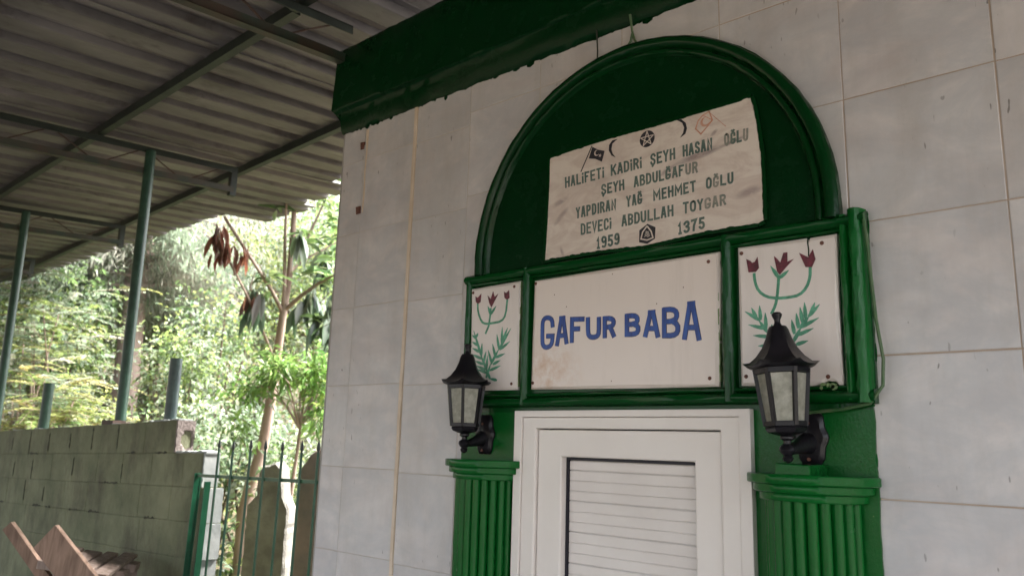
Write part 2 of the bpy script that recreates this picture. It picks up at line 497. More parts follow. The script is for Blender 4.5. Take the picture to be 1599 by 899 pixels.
PLAQUE_WORDS = [('HALiFETi', (-1.7042, 0.9169), (-1.5297, 0.9201), (-1.7059, 0.9579), (-1.5308, 0.9609)), ('KADiRi', (-1.5049, 0.9205), (-1.3757, 0.9229), (-1.5059, 0.9614), (-1.3763, 0.9636)),
 ('ŞEYH', (-1.3469, 0.9234), (-1.2494, 0.9251), (-1.3474, 0.9641), (-1.2495, 0.9658)), ('HASAN', (-1.2257, 0.9256), (-1.1179, 0.9275), (-1.2258, 0.9662), (-1.1176, 0.9681)),
 ('OĞLU', (-1.0814, 0.9282), (-0.9978, 0.9297), (-1.081, 0.9687), (-0.9972, 0.9701)), ('ŞEYH', (-1.5448, 0.8591), (-1.4455, 0.8603), (-1.5459, 0.8983), (-1.4463, 0.8992)),
 ('ABDULĞAFUR', (-1.4122, 0.8606), (-1.1686, 0.8634), (-1.4129, 0.8995), (-1.1686, 0.9016)), ('YAPDIRAN', (-1.6536, 0.7938), (-1.4791, 0.7966), (-1.6552, 0.835), (-1.48, 0.8365)),
 ('YAĞ', (-1.4417, 0.7972), (-1.3753, 0.7983), (-1.4425, 0.8369), (-1.3759, 0.8374)), ('MEHMET', (-1.337, 0.799), (-1.1775, 0.8016), (-1.3375, 0.8378), (-1.1775, 0.8392)),
 ('OĞLU', (-1.146, 0.8021), (-1.0495, 0.8037), (-1.1459, 0.8395), (-1.0491, 0.8403)), ('DEVECi', (-1.6306, 0.7299), (-1.4977, 0.7321), (-1.6321, 0.7718), (-1.4987, 0.7728)),
 ('ABDULLAH', (-1.4601, 0.7327), (-1.2584, 0.7361), (-1.461, 0.773), (-1.2586, 0.7744)), ('TOYGAR', (-1.2284, 0.7366), (-1.0756, 0.7392), (-1.2285, 0.7746), (-1.0752, 0.7757)),
 ('1959', (-1.564, 0.6689), (-1.4636, 0.673), (-1.5652, 0.7111), (-1.4645, 0.7143)), ('1375', (-1.2478, 0.6702), (-1.1478, 0.6772), (-1.248, 0.7105), (-1.1477, 0.7164))]
PLAQUE_OUTLINE = [(-1.7787, 1.0414), (-1.7754, 1.0479), (-1.669, 1.0542), (-1.4995, 1.0603), (-1.3211, 1.0591), (-1.144, 1.0626), (-1.0241, 1.0632), (-1.0148, 1.0668), (-0.9996, 1.0686), (-0.9876, 1.067), (-0.9796, 1.0375), (-0.9699, 0.9691),
 (-0.961, 0.8844), (-0.9587, 0.7795), (-0.9589, 0.6883), (-0.9584, 0.6701), (-0.9769, 0.663), (-1.0533, 0.6653), (-1.1518, 0.6653), (-1.2427, 0.6597), (-1.3801, 0.6532), (-1.543, 0.6619), (-1.7199, 0.662), (-1.7914, 0.6607),
 (-1.7904, 0.6867), (-1.7844, 0.7901), (-1.7794, 0.9304)]
PLAQUE_MARKS = {'flag': [(-1.5825, 1.0458), (-1.5583, 1.0297), (-1.5305, 1.0185), (-1.5366, 0.9974), (-1.542, 0.9815), (-1.5699, 0.998), (-1.5981, 1.0058), (-1.5903, 1.0268)],
 'flag_moon': (-1.5637, 1.0186),
 'flag_pole': [(-1.6326, 0.9635), (-1.5849, 1.0498)],
 'flag_star': (-1.5493, 1.0057),
 'hex': [(-1.3885, 0.7092), (-1.3571, 0.7262), (-1.3271, 0.7099), (-1.3294, 0.6718), (-1.3588, 0.6588), (-1.3893, 0.6683)],
 'hex_c': (-1.3587, 0.6919),
 'hex_in': [(-1.3586, 0.7189), (-1.3432, 0.6988), (-1.3363, 0.6759), (-1.3588, 0.6713), (-1.3821, 0.6786), (-1.3757, 0.7008)],
 'moon_a': [(-1.4763, 1.0498), (-1.4979, 1.0496), (-1.5111, 1.0357), (-1.5125, 1.0157), (-1.5007, 0.9946), (-1.4837, 0.984), (-1.4961, 1.0003), (-1.5016, 1.0179), (-1.4979, 1.0374)],
 'moon_b': [(-1.2477, 1.0609), (-1.2273, 1.0568), (-1.2119, 1.0407), (-1.2075, 1.0205), (-1.2138, 1.003), (-1.2329, 0.9943), (-1.2218, 1.0082), (-1.2176, 1.0249), (-1.2241, 1.0432)],
 'red_flag': [(-1.1674, 1.0355), (-1.1508, 1.05), (-1.1279, 1.0564), (-1.1177, 1.0256), (-1.1354, 1.0084), (-1.1585, 0.9886), (-1.1764, 1.0107)],
 'red_moon': (-1.1434, 1.0261),
 'red_pole': [(-1.1343, 1.0613), (-1.0723, 0.9923)],
 'star_c': (-1.3572, 1.0208),
 'star_e': [(-1.3307, 1.0183), (-1.3571, 1.0498)]}
PANEL_R = {'leaves': [[(-0.9205, 0.4936), (-0.9436, 0.5317)], [(-0.9195, 0.4919), (-0.8904, 0.5123)], [(-0.8858, 0.3065), (-0.8614, 0.3474)], [(-0.864, 0.3451), (-0.8377, 0.3764)], [(-0.8402, 0.3746), (-0.8077, 0.4061)],
            [(-0.8813, 0.3288), (-0.8879, 0.3696)], [(-0.8691, 0.3439), (-0.8739, 0.3871)], [(-0.8569, 0.358), (-0.8626, 0.4028)], [(-0.848, 0.3673), (-0.8495, 0.4157)], [(-0.8352, 0.3762), (-0.8207, 0.4124)],
            [(-0.864, 0.3451), (-0.8114, 0.3692)], [(-0.8749, 0.3243), (-0.8273, 0.3413)], [(-0.8795, 0.2987), (-0.8436, 0.3078)], [(-0.9399, 0.3074), (-0.9624, 0.3448)], [(-0.9589, 0.3383), (-0.9855, 0.3776)],
            [(-0.9802, 0.3746), (-1.0268, 0.4059)], [(-0.9633, 0.35), (-0.9644, 0.3966)], [(-0.979, 0.3761), (-0.9809, 0.419)], [(-0.9907, 0.3822), (-1.0056, 0.4145)], [(-0.9649, 0.3501), (-1.017, 0.3655)],
            [(-0.9561, 0.3264), (-1.0032, 0.3332)], [(-0.9507, 0.3005), (-0.989, 0.3018)], [(-0.9508, 0.3285), (-0.9454, 0.3615)]],
 'outline': [(-1.0455, 0.6011), (-0.9401, 0.5992), (-0.8381, 0.5985), (-0.8323, 0.5909), (-0.827, 0.5978), (-0.7708, 0.5984), (-0.7538, 0.5992), (-0.7559, 0.5065), (-0.758, 0.3979), (-0.7572, 0.2912), (-0.7564, 0.1855),
             (-0.7663, 0.1839), (-0.7761, 0.1937), (-0.7972, 0.1972), (-0.8144, 0.1872), (-0.8387, 0.1845), (-0.9495, 0.186), (-1.0458, 0.1906), (-1.0459, 0.3826)],
 'screws': [(-1.0324, 0.5812), (-0.7939, 0.5774), (-1.0286, 0.2158), (-0.7943, 0.2076)],
 'stems': [[(-0.9947, 0.5168), (-0.9928, 0.4889), (-0.9827, 0.4613), (-0.9591, 0.442), (-0.9274, 0.4346), (-0.8935, 0.4338), (-0.8627, 0.4373), (-0.8417, 0.4563), (-0.8304, 0.4855), (-0.8292, 0.5133)],
           [(-0.9464, 0.3909), (-0.9334, 0.4145), (-0.9272, 0.4398), (-0.922, 0.4808), (-0.9202, 0.5014)]],
 'tulips': [[(-1.0172, 0.5617), (-1.0046, 0.5546), (-0.9992, 0.5474), (-0.9909, 0.5501), (-0.9822, 0.5634), (-0.9789, 0.5298), (-0.9891, 0.5194), (-1.0112, 0.5205)],
            [(-0.9324, 0.5593), (-0.9232, 0.5501), (-0.9141, 0.5373), (-0.9041, 0.5648), (-0.8926, 0.5648), (-0.8936, 0.5372), (-0.8753, 0.5426), (-0.8952, 0.5244), (-0.917, 0.5021), (-0.9245, 0.5124)],
            [(-0.8587, 0.5585), (-0.8428, 0.5485), (-0.8329, 0.542), (-0.8194, 0.5632), (-0.8133, 0.5342), (-0.8242, 0.5127), (-0.8417, 0.5149)]]}
PANEL_L = {'leaves': [[(-2.0509, 0.4855), (-2.0666, 0.5199)], [(-2.0509, 0.4855), (-2.0229, 0.5158)], [(-2.0626, 0.2466), (-2.0407, 0.2989)], [(-2.0406, 0.2964), (-2.0005, 0.3536)], [(-2.0017, 0.3501), (-1.9453, 0.4247)],
            [(-1.9889, 0.3696), (-1.9882, 0.433)], [(-2.0018, 0.3526), (-2.0145, 0.4069)], [(-2.0198, 0.3258), (-2.0351, 0.3724)], [(-2.0367, 0.3013), (-2.0571, 0.3507)], [(-1.9982, 0.3484), (-1.9474, 0.377)],
            [(-2.0175, 0.3206), (-1.9705, 0.3333)], [(-2.0302, 0.2959), (-1.9931, 0.3093)], [(-2.0451, 0.2738), (-1.9909, 0.2891)], [(-1.986, 0.3795), (-1.9609, 0.4284)], [(-2.0069, 0.2363), (-2.0436, 0.2435)],
            [(-2.0415, 0.2424), (-2.0619, 0.277)], [(-2.0589, 0.2718), (-2.0929, 0.3321)], [(-2.0898, 0.3268), (-2.1368, 0.4296)], [(-2.1199, 0.3986), (-2.1439, 0.4133)], [(-2.1113, 0.372), (-2.1418, 0.3869)],
            [(-2.0992, 0.3454), (-2.1405, 0.3633)], [(-2.0872, 0.319), (-2.1436, 0.34)], [(-2.0791, 0.2981), (-2.1241, 0.3131)], [(-2.0676, 0.2772), (-2.1159, 0.2946)], [(-2.0564, 0.2641), (-2.1117, 0.2816)],
            [(-2.0913, 0.3295), (-2.0902, 0.3784)], [(-2.0794, 0.3032), (-2.0674, 0.3462)], [(-2.0626, 0.277), (-2.0589, 0.3304)], [(-2.1224, 0.4039), (-2.1131, 0.419)]],
 'outline': [(-2.1605, 0.5959), (-2.0406, 0.5976), (-1.9059, 0.5999), (-1.9052, 0.4167), (-1.9077, 0.199), (-2.0155, 0.2001), (-2.1505, 0.2018), (-2.1547, 0.3825)],
 'screws': [(-2.1478, 0.5795), (-1.9346, 0.5806), (-1.9353, 0.2212)],
 'stems': [[(-2.1213, 0.5357), (-2.118, 0.5009), (-2.098, 0.4623), (-2.0761, 0.4512), (-2.0409, 0.4515), (-1.9926, 0.4548), (-1.9731, 0.4778), (-1.9673, 0.5362)],
           [(-2.0742, 0.4136), (-2.058, 0.4435), (-2.0527, 0.4795), (-2.0506, 0.5105)]],
 'tulips': [[(-2.1337, 0.5636), (-2.1231, 0.5571), (-2.1175, 0.5603), (-2.1035, 0.5711), (-2.1056, 0.5394), (-2.1197, 0.5329), (-2.1311, 0.5419)],
            [(-2.0693, 0.5607), (-2.0522, 0.5447), (-2.0409, 0.5735), (-2.0328, 0.5506), (-2.0145, 0.5618), (-2.0308, 0.5374), (-2.0472, 0.5128), (-2.0586, 0.5296)],
            [(-1.985, 0.5665), (-1.973, 0.56), (-1.9598, 0.57), (-1.9566, 0.5403), (-1.9686, 0.5338), (-1.9812, 0.5428)]]}
SIGN_OUTLINE = [(-1.8404, 0.5922), (-1.5549, 0.5955), (-1.3038, 0.5971), (-1.1024, 0.5981), (-1.1085, 0.3987), (-1.1175, 0.1898), (-1.3851, 0.1915), (-1.8461, 0.1994), (-1.844, 0.3836)]
SIGN_SCREWS = [(-1.8299, 0.5799), (-1.1408, 0.5706), (-1.8338, 0.2209), (-1.144, 0.2146)]
SIGN_SPOTS = [(-1.495, 0.5748), (-1.6878, 0.4814), (-1.3245, 0.4571), (-1.4973, 0.2173), (-1.7424, 0.5297), (-1.2281, 0.5)]
LOQUAT_BRANCHES = {'cut': [(-7.105, 4.372, 0.787), (-6.832, 3.97, 1.162), (-6.715, 3.747, 1.361), (-6.681, 3.593, 1.541), (-6.64, 3.443, 1.727), (-6.653, 3.39, 1.885)],
 'cutb': [(-6.996, 4.345, 1.256), (-6.782, 4.089, 1.394), (-6.693, 3.843, 1.59), (-6.674, 3.684, 1.74), (-6.685, 3.472, 1.982)],
 'low': [(-7.086, 4.389, 0.788), (-6.819, 4.346, 0.821), (-6.522, 4.379, 0.667), (-6.34, 4.446, 0.515)],
 'main': [(-7.502, 4.421, -0.735), (-7.378, 4.43, -0.354), (-7.272, 4.441, -0.036), (-7.182, 4.42, 0.345), (-7.086, 4.389, 0.788), (-6.979, 4.354, 1.282), (-6.9, 4.337, 1.611), (-6.834, 4.295, 1.991), (-6.785, 4.255, 2.306),
          (-6.71, 4.188, 2.812)],
 'right': [(-6.96, 4.371, 1.282), (-6.75, 4.392, 1.395), (-6.519, 4.432, 1.506), (-6.276, 4.49, 1.595)],
 'stem': [(-6.98, 4.356, 1.269), (-6.858, 4.26, 1.527), (-6.769, 4.175, 1.889), (-6.678, 4.097, 2.234), (-6.544, 4.004, 2.522)],
 'tall': [(-6.893, 4.505, 2.032), (-6.796, 4.536, 2.242), (-6.699, 4.566, 2.458), (-6.523, 4.655, 2.716)],
 'twig': [(-6.796, 3.97, 1.283), (-6.761, 3.838, 1.381), (-6.709, 3.845, 1.531)],
 'upper': [(-6.891, 4.336, 1.643), (-6.856, 4.464, 1.795), (-6.809, 4.614, 1.906), (-6.72, 4.793, 2.047)]}
LOQUAT_CLUSTERS = [((-6.622, 4.216, 1.973), 'd'), ((-6.687, 4.592, 1.885), 'd'), ((-6.589, 4.403, 1.38), 'd'), ((-6.755, 3.917, 1.363), 'd'), ((-6.8, 3.966, 1.283), 'd'), ((-6.67, 4.345, 1.328), 'd'), ((-6.353, 4.494, 1.32), 'd'),
 ((-6.316, 4.451, 1.093), 'd'), ((-6.459, 4.432, 1.195), 'd'), ((-6.748, 4.034, 2.231), 'u'), ((-6.658, 4.078, 2.37), 'u'), ((-6.736, 4.39, 1.963), 'u'), ((-6.726, 4.547, 2.437), 'u'), ((-6.588, 4.635, 2.571), 'u'),
 ((-6.666, 4.635, 2.311), 'u'), ((-6.787, 4.691, 2.207), 'u'), ((-6.691, 4.732, 1.859), 'u'), ((-6.684, 4.021, 1.466), 'u'), ((-6.711, 3.984, 1.513), 'u'), ((-6.485, 4.459, 1.519), 'u'), ((-6.7, 4.497, 1.682), 'u'),
 ((-6.415, 4.522, 1.522), 'u'), ((-6.488, 4.422, 1.134), 'u'), ((-6.409, 4.525, 1.016), 'u'), ((-6.567, 4.602, 2.765), 'u'), ((-6.811, 4.548, 2.662), 'u'), ((-6.9, 4.503, 2.529), 'u'), ((-6.754, 4.207, 2.59), 'u'),
 ((-6.819, 4.705, 2.043), 'u'), ((-6.722, 4.748, 2.21), 'u'), ((-6.859, 4.504, 1.636), 'u'), ((-6.569, 4.531, 0.965), 'u'), ((-6.486, 4.63, 0.876), 'u'), ((-6.601, 4.577, 1.717), 'd'), ((-6.258, 4.494, 1.125), 'd')]
LOQUAT_DEAD = [(-6.624, 3.418, 1.875), (-6.658, 3.418, 1.76), (-6.611, 3.45, 1.802), (-6.614, 3.477, 1.689), (-6.662, 3.445, 1.647), (-6.655, 3.635, 1.728), (-6.644, 3.661, 1.67), (-6.755, 3.851, 1.352)]

# ---------------------------------------------------------------- ground
def ground_z(x, y):
    s = -0.9 * x + 0.43 * y
    k = max(0.0, s - 9.5)
    z = GROUND + 0.30 * k - 0.0022 * k * k if k < 60 else GROUND + 10.1
    return z + (0.15 * math.sin(x * 0.7) * math.cos(y * 0.9) if k > 0 else 0)
mb = MB()
G0, G1, GN = -120, 120, 120
st = (G1 - G0) / GN
for j in range(GN + 1):
    for i in range(GN + 1):
        x, y = G0 + i * st, G0 + j * st
        mb.v.append((x, y, ground_z(x, y)))
for j in range(GN):
    for i in range(GN):
        a = j * (GN + 1) + i
        mb.f.append([a, a + 1, a + GN + 2, a + GN + 1]); mb.m.append(0)
tag(mb.build('ground', M['soil'], smooth=True), 'leaf littered garden soil rising into the wooded hillside', None, None, 'structure')
mb = MB()
mb.add([(-9.0, -9, GROUND + .004), (7, -9, GROUND + .004), (7, 2.3, GROUND + .004), (-9.0, 2.3, GROUND + .004)], [(0, 1, 2, 3)])
tag(mb.build('pavement', M['concrete']), 'concrete yard in front of the tiled wall', None, None, 'structure')

# ---------------------------------------------------------------- tomb building
XL, XR = -3.11, 3.2
DX0, DX1, DZ = -1.914, -1.020, 0.124      # outside of the door frame
XC = -1.435                               # axis of arch and door
bld = empty('tomb_building', (XL, FACE, GROUND), 'white tiled tomb building with green painted arch, columns and cornice', 'building')

mb = MB()                                 # masonry behind the tiles
mb.box(XL + .006, DX0, FACE + .012, 5.6, GROUND, 1.95)
mb.box(DX1, XR, FACE + .012, 5.6, GROUND, 1.95)
mb.box(DX0, DX1, FACE + .012, 5.6, DZ + .002, 1.95)
mb.box(DX0, DX1, FACE + .30, 5.6, GROUND, DZ + .002)
mb.build('wall', M['plaster'], bld)

mb = MB()                                 # grout bed
for x0, x1, z0, z1 in ((XL, DX0, GROUND, 1.62), (DX1, XR, GROUND, 1.62), (DX0, DX1, DZ, 1.62)):
    mb.box(x0, x1, FACE + .0022, FACE + .0118, z0, z1)
mb.build('grout', M['grout'], bld)

mb = MB()
tints = []
def tile(x0, x1, z0, z1, g):
    if x1 - x0 < .02 or z1 - z0 < .02:
        return
    dy = random.uniform(-.0006, .0006)
    tl = random.uniform(-.0011, .0011)
    b = .0015
    f = FACE + dy
    j = [random.uniform(-.0006, .0006) for _ in range(4)]
    x0 += g / 2 + j[0]; x1 -= g / 2 + j[1]; z0 += g / 2 + j[2]; z1 -= g / 2 + j[3]
    v = [(x0 + b, f, z0 + b), (x1 - b, f + tl, z0 + b), (x1 - b, f + tl, z1 - b), (x0 + b, f, z1 - b),
         (x0, f + .0015, z0), (x1, f + tl + .0015, z0), (x1, f + tl + .0015, z1), (x0, f + .0015, z1),
         (x0, FACE + .006, z0), (x1, FACE + .006, z0), (x1, FACE + .006, z1), (x0, FACE + .006, z1)]
    fs = [(0, 1, 2, 3)] + [(i, 4 + i, 4 + (i + 1) % 4, (i + 1) % 4) for i in range(4)] + [(4 + i, 8 + i, 8 + (i + 1) % 4, 4 + (i + 1) % 4) for i in range(4)]
    mb.add(v, fs)
    c = (random.random(), random.random(), random.random(), 1)
    tints.extend([c] * 12)
xs_r = [-2.238 + .378 * k for k in range(16)]
zs_r = [.261 + .367 * k for k in range(-6, 5)]
zs_l = [.235 + .356 * k for k in range(-6, 5)]
for i in range(len(xs_r) - 1):
    for k in range(-1, len(zs_r)):
        z0 = max(GROUND, zs_r[k] if k >= 0 else GROUND)
        z1 = min(1.60, zs_r[k + 1] if k + 1 < len(zs_r) else 1.60)
        x0, x1 = xs_r[i], xs_r[i + 1]
        # keep clear of the doorway
        if z0 < DZ - .02 and x1 > DX0 + .02 and x0 < DX1 - .02:
            if x0 < DX0 - .03:
                tile(x0, DX0, z0, min(z1, 9), .0036)
            if x1 > DX1 + .03:
                tile(DX1, x1, z0, min(z1, 9), .0036)
            continue
        tile(x0, min(x1, XR), z0, z1, .0036)
for (x0, x1) in ((XL, -2.945), (-2.945, -2.588), (-2.572, -2.238)):
    for k in range(-1, len(zs_l)):
        z0 = max(GROUND, zs_l[k] if k >= 0 else GROUND)
        z1 = min(1.60, zs_l[k + 1] if k + 1 < len(zs_l) else 1.60)
        dz = .010 if x1 < -2.5 else 0
        tile(x0, x1, max(GROUND, z0 + dz), z1 + (dz if z1 < 1.6 else 0), .003)
o = mb.build('tile_cladding', M['tile'], bld)
ca = o.data.color_attributes.new('tint', 'FLOAT_COLOR', 'POINT')
ca.data.foreach_set('color', np.array(tints, np.float32).ravel())

mb = MB()                                 # tiled return of the corner
mb.box(XL - .010, XL - .001, FACE + .001, 5.6, GROUND, 1.60)
mb.build('corner_slab', M['plaster'], bld)

# cream filler strip down the wall
def ragged_line(a, b, n, amp):
    return [a + (b - a) * i / n + (random.uniform(-amp, amp) if 0 < i < n else 0) for i in range(n + 1)]
mb = MB()
n = 60
zz = [GROUND + (1.50 - GROUND) * i / n for i in range(n + 1)]
xo = [-2.580 + random.uniform(-.0012, .0012) for _ in zz]
for i in range(n):
    w0, w1 = .0085, .0085
    mb.plate([(xo[i] - w0, zz[i]), (xo[i + 1] - w1, zz[i + 1]), (xo[i + 1] + w1, zz[i + 1]), (xo[i] + w0, zz[i])], FACE - .006, FACE + .003)
mb.build('filler_strip', M['cream'], bld)
mb = MB()
for i in range(n):
    if True:
        mb.plate([(xo[i] - .0125, zz[i]), (xo[i + 1] - .0125, zz[i + 1]), (xo[i + 1] - .0088, zz[i + 1]), (xo[i] - .0088, zz[i])], FACE - .0012, FACE + .002)
mb.build('open_crack', M['crack'], bld)
# two rusty anchor holes with a smear of filler between them
mb = MB()
pts = [(-2.948, 1.46), (-2.944, 1.36), (-2.949, 1.25), (-2.944, 1.14), (-2.948, 1.05)]
mb.ribbon([(x + .018, z) for x, z in pts], .012, FACE - .0022, FACE + .002, 0, [1.6, .7, .5, .8, .4])
mb.build('filler_smear', M['cream'], bld)
for hx, hz in ((-2.957, 1.386), (-2.953, 1.066)):
    mb = MB()
    mb.box(hx - .011, hx + .009, FACE - .009, FACE + .002, hz - .020, hz + .017, 0, .004)
    mb.build('rusty_anchor', M['screw'], bld)

# ---------------------------------------------------------------- cornice
mb = MB()
prof = [(FACE + .011, 1.478), (FACE - .006, 1.482), (FACE - .016, 1.500), (FACE - .026, 1.545), (FACE - .033, 1.578),
        (FACE - .036, 1.583), (FACE - .046, 1.588), (FACE - .050, 1.60), (FACE - .046, 1.76), (FACE - .042, 1.905), (FACE - .030, 1.93), (FACE + .011, 1.93)]
nx = 150
x_a, x_b = -3.165, XR
b0 = len(mb.v)
for i in range(nx + 1):
    x = x_a + (x_b - x_a) * i / nx
    for k, (py, pz) in enumerate(prof):
        wy = 0 if k in (0, len(prof) - 1) else random.uniform(-.0025, .0025) + .003 * math.sin(x * 3 + k)
        wz = random.uniform(-.006, .004) if k in (1, 2) else random.uniform(-.0018, .0018)
        xx = x
        if i == 0:
            xx = x + (.055 if k <= 3 else .012 if k <= 6 else .004 * math.sin(k * 5))
        mb.v.append((xx, py + wy, pz + wz))
np_ = len(prof)
for i in range(nx):
    for k in range(np_ - 1):
        a = b0 + i * np_ + k
        mb.f.append([a, a + np_, a + np_ + 1, a + 1]); mb.m.append(0)
mb.f.append([b0 + k for k in range(np_)]); mb.m.append(0)
mb.f.append([b0 + nx * np_ + k for k in range(np_)]); mb.m.append(0)
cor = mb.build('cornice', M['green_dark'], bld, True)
mb = MB()                                  # side return of the cornice round the corner
mb.box(-3.163, XL + .003, FACE + .012, 5.6, 1.50, 1.93, 0, .003)
mb.build('cornice_return', M['green_dark'], cor, False, .006)
mb = MB()                                  # paint that ran over onto the tiles under the cornice
xx = XL + .005
top = 1.490
while xx < XR - .05:
    w = random.uniform(.012, .05)
    d = random.choice([.006, .010, .014, .020, .024]) * random.uniform(.6, 1.3)
    mb.plate([(xx, top), (xx + w * .1, top - d * .8), (xx + w * .45, top - d), (xx + w * .9, top - d * .7), (xx + w, top)], FACE - .003, FACE + .001)
    xx += w * random.uniform(.7, 1.3)
mb.build('paint_run', M['green_dark'], cor)

# ---------------------------------------------------------------- arch surround
R0, ZC, XA = .701, .690, -1.445
def arc_band(mbx, prof, n=72, a0=0.0, a1=math.pi, mi=0, wob=.0012):
    """profile of (radius, y) swept round the arch"""
    b = len(mbx.v)
    k = len(prof)
    for i in range(-1, n + 2):
        a = a0 + (a1 - a0) * min(max(i, 0), n) / n
        for r, y in prof:
            rr = r + random.uniform(-wob, wob)
            z = ZC + rr * math.sin(a) if 0 <= i <= n else .646
            mbx.v.append((XA - rr * math.cos(a), y + random.uniform(-wob, wob), z))
    for i in range(n + 2):
        for j in range(k - 1):
            q = b + i * k + j
            mbx.f.append([q, q + 1, q + k + 1, q + k]); mbx.m.append(mi)
def half_round(rc, w, y, h, n=6):
    return [(rc + w * math.cos(math.pi * i / n), y - h * math.sin(math.pi * i / n)) for i in range(n + 1)]
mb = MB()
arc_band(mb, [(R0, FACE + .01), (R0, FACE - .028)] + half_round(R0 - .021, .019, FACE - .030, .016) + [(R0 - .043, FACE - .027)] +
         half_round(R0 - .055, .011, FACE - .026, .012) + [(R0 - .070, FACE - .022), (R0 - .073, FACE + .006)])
arch = mb.build('arch_moulding', M['green_arch_shade'], bld, True)
mb = MB()
poly = [(XA - (R0 - .066), .647)] + [(XA - (R0 - .066) * math.cos(math.pi * i / 48), ZC + (R0 - .066) * math.sin(math.pi * i / 48)) for i in range(49)] + [(XA + (R0 - .066), .647)]
mb.plate(poly, FACE - .019, FACE + .004)
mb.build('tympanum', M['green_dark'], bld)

# ---------------------------------------------------------------- frame round the three boards
FX0, FX1, FZ0, FZ1 = -2.190, -.677, .135, .655
def half_bar(mbx, p, q, r, y, h, n=7, mi=0, segs=24, wob=.0012):
    """half-round moulding between two (x, z) points"""
    p, q = np.array(p, float), np.array(q, float)
    d = (q - p) / np.hypot(*(q - p))
    nn = np.array((-d[1], d[0]))
    b = len(mbx.v)
    for i in range(segs + 1):
        c = p + (q - p) * i / segs
        for j in range(n + 1):
            a = math.pi * j / n
            w = c + nn * (r * math.cos(a)) + nn * random.uniform(-wob, wob)
            mbx.v.append((w[0], y - h * math.sin(a) + random.uniform(-wob, wob), w[1]))
    for i in range(segs):
        for j in range(n):
            s = b + i * (n + 1) + j
            mbx.f.append([s, s + 1, s + n + 2, s + n + 1]); mbx.m.append(mi)
    mbx.f.append([b + j for j in range(n + 1)]); mbx.m.append(mi)
    e = b + segs * (n + 1)
    mbx.f.append([e + j for j in range(n + 1)]); mbx.m.append(mi)
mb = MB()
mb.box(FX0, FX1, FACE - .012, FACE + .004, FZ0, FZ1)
mb.build('frame_backing', M['green_frame_shade'], bld)
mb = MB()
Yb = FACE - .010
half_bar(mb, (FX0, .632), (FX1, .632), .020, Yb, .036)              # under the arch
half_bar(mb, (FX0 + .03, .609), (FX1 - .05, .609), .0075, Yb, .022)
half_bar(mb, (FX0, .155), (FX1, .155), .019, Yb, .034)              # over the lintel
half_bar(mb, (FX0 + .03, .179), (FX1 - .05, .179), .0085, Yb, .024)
mb.build('frame_rail', M['green_frame_shade'], bld, True)
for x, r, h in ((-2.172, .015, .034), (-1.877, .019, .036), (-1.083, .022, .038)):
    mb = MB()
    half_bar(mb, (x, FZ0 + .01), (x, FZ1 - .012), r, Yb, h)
    mb.build('frame_mullion', M['green_frame_shade'], bld, True)
mb = MB()
half_bar(mb, (-.737, FZ0 + .01), (-.737, FZ1 - .006), .015, Yb, .030)
half_bar(mb, (-.703, FZ0 + .002), (-.703, FZ1 + .004), .023, Yb, .042)
mb.build('frame_mullion', M['green'], bld, True)
# lintel and jambs
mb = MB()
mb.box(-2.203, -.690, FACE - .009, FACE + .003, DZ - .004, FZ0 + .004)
mb.build('lintel', M['green_frame_shade'], bld)
for x0, x1 in ((-2.203, DX0 + .004), (DX1 - .004, -.690)):
    mb = MB()
    segs = 60
    wl_, wr_ = 0.0, 0.0
    rows = []
    for i in range(segs + 1):
        wl_ = wl_ * .7 + random.uniform(-.002, .002); wr_ = wr_ * .7 + random.uniform(-.002, .002)
        z = GROUND + (DZ - .004 - GROUND) * i / segs
        rows.append((x0 + (wl_ if x0 < -2 else 0), x1 + (wr_ if x1 > -.8 else 0), z))
    yf, yb = FACE - .0085, FACE + .003
    for xa, xb, z in rows:
        mb.v += [(xa, yb, z), (xa, yf, z), (xb, yf, z), (xb, yb, z)]
    for i in range(segs):
        for k in range(3):
            q = i * 4 + k
            mb.f.append([q, q + 1, q + 5, q + 4]); mb.m.append(0)
    mb.build('jamb', M['green_chip'], bld)
# overspill of paint beside the frame
for (xe, sgn) in ((FX0 + .004, -1), (FX1 - .004, 1), (-2.200, -1), (-.694, 1)):
    zlo, zhi = (FZ0, FZ1) if abs(xe - FX0) < .01 or abs(xe - FX1) < .01 else (GROUND, FZ0)
    z = zlo
    mb = MB()
    while z < zhi:
        h = min(random.uniform(.02, .07), zhi - z + .001)
        w = random.uniform(.002, .007)
        mb.plate([(xe, z), (xe + sgn * w * .8, z + h * .15), (xe + sgn * w, z + h * .5), (xe + sgn * w * .7, z + h * .85), (xe, min(z + h, zhi))], FACE - .0025, FACE + .001)
        z += h * random.uniform(.7, 1.0)
    mb.build('paint_edge', M['green'], bld)

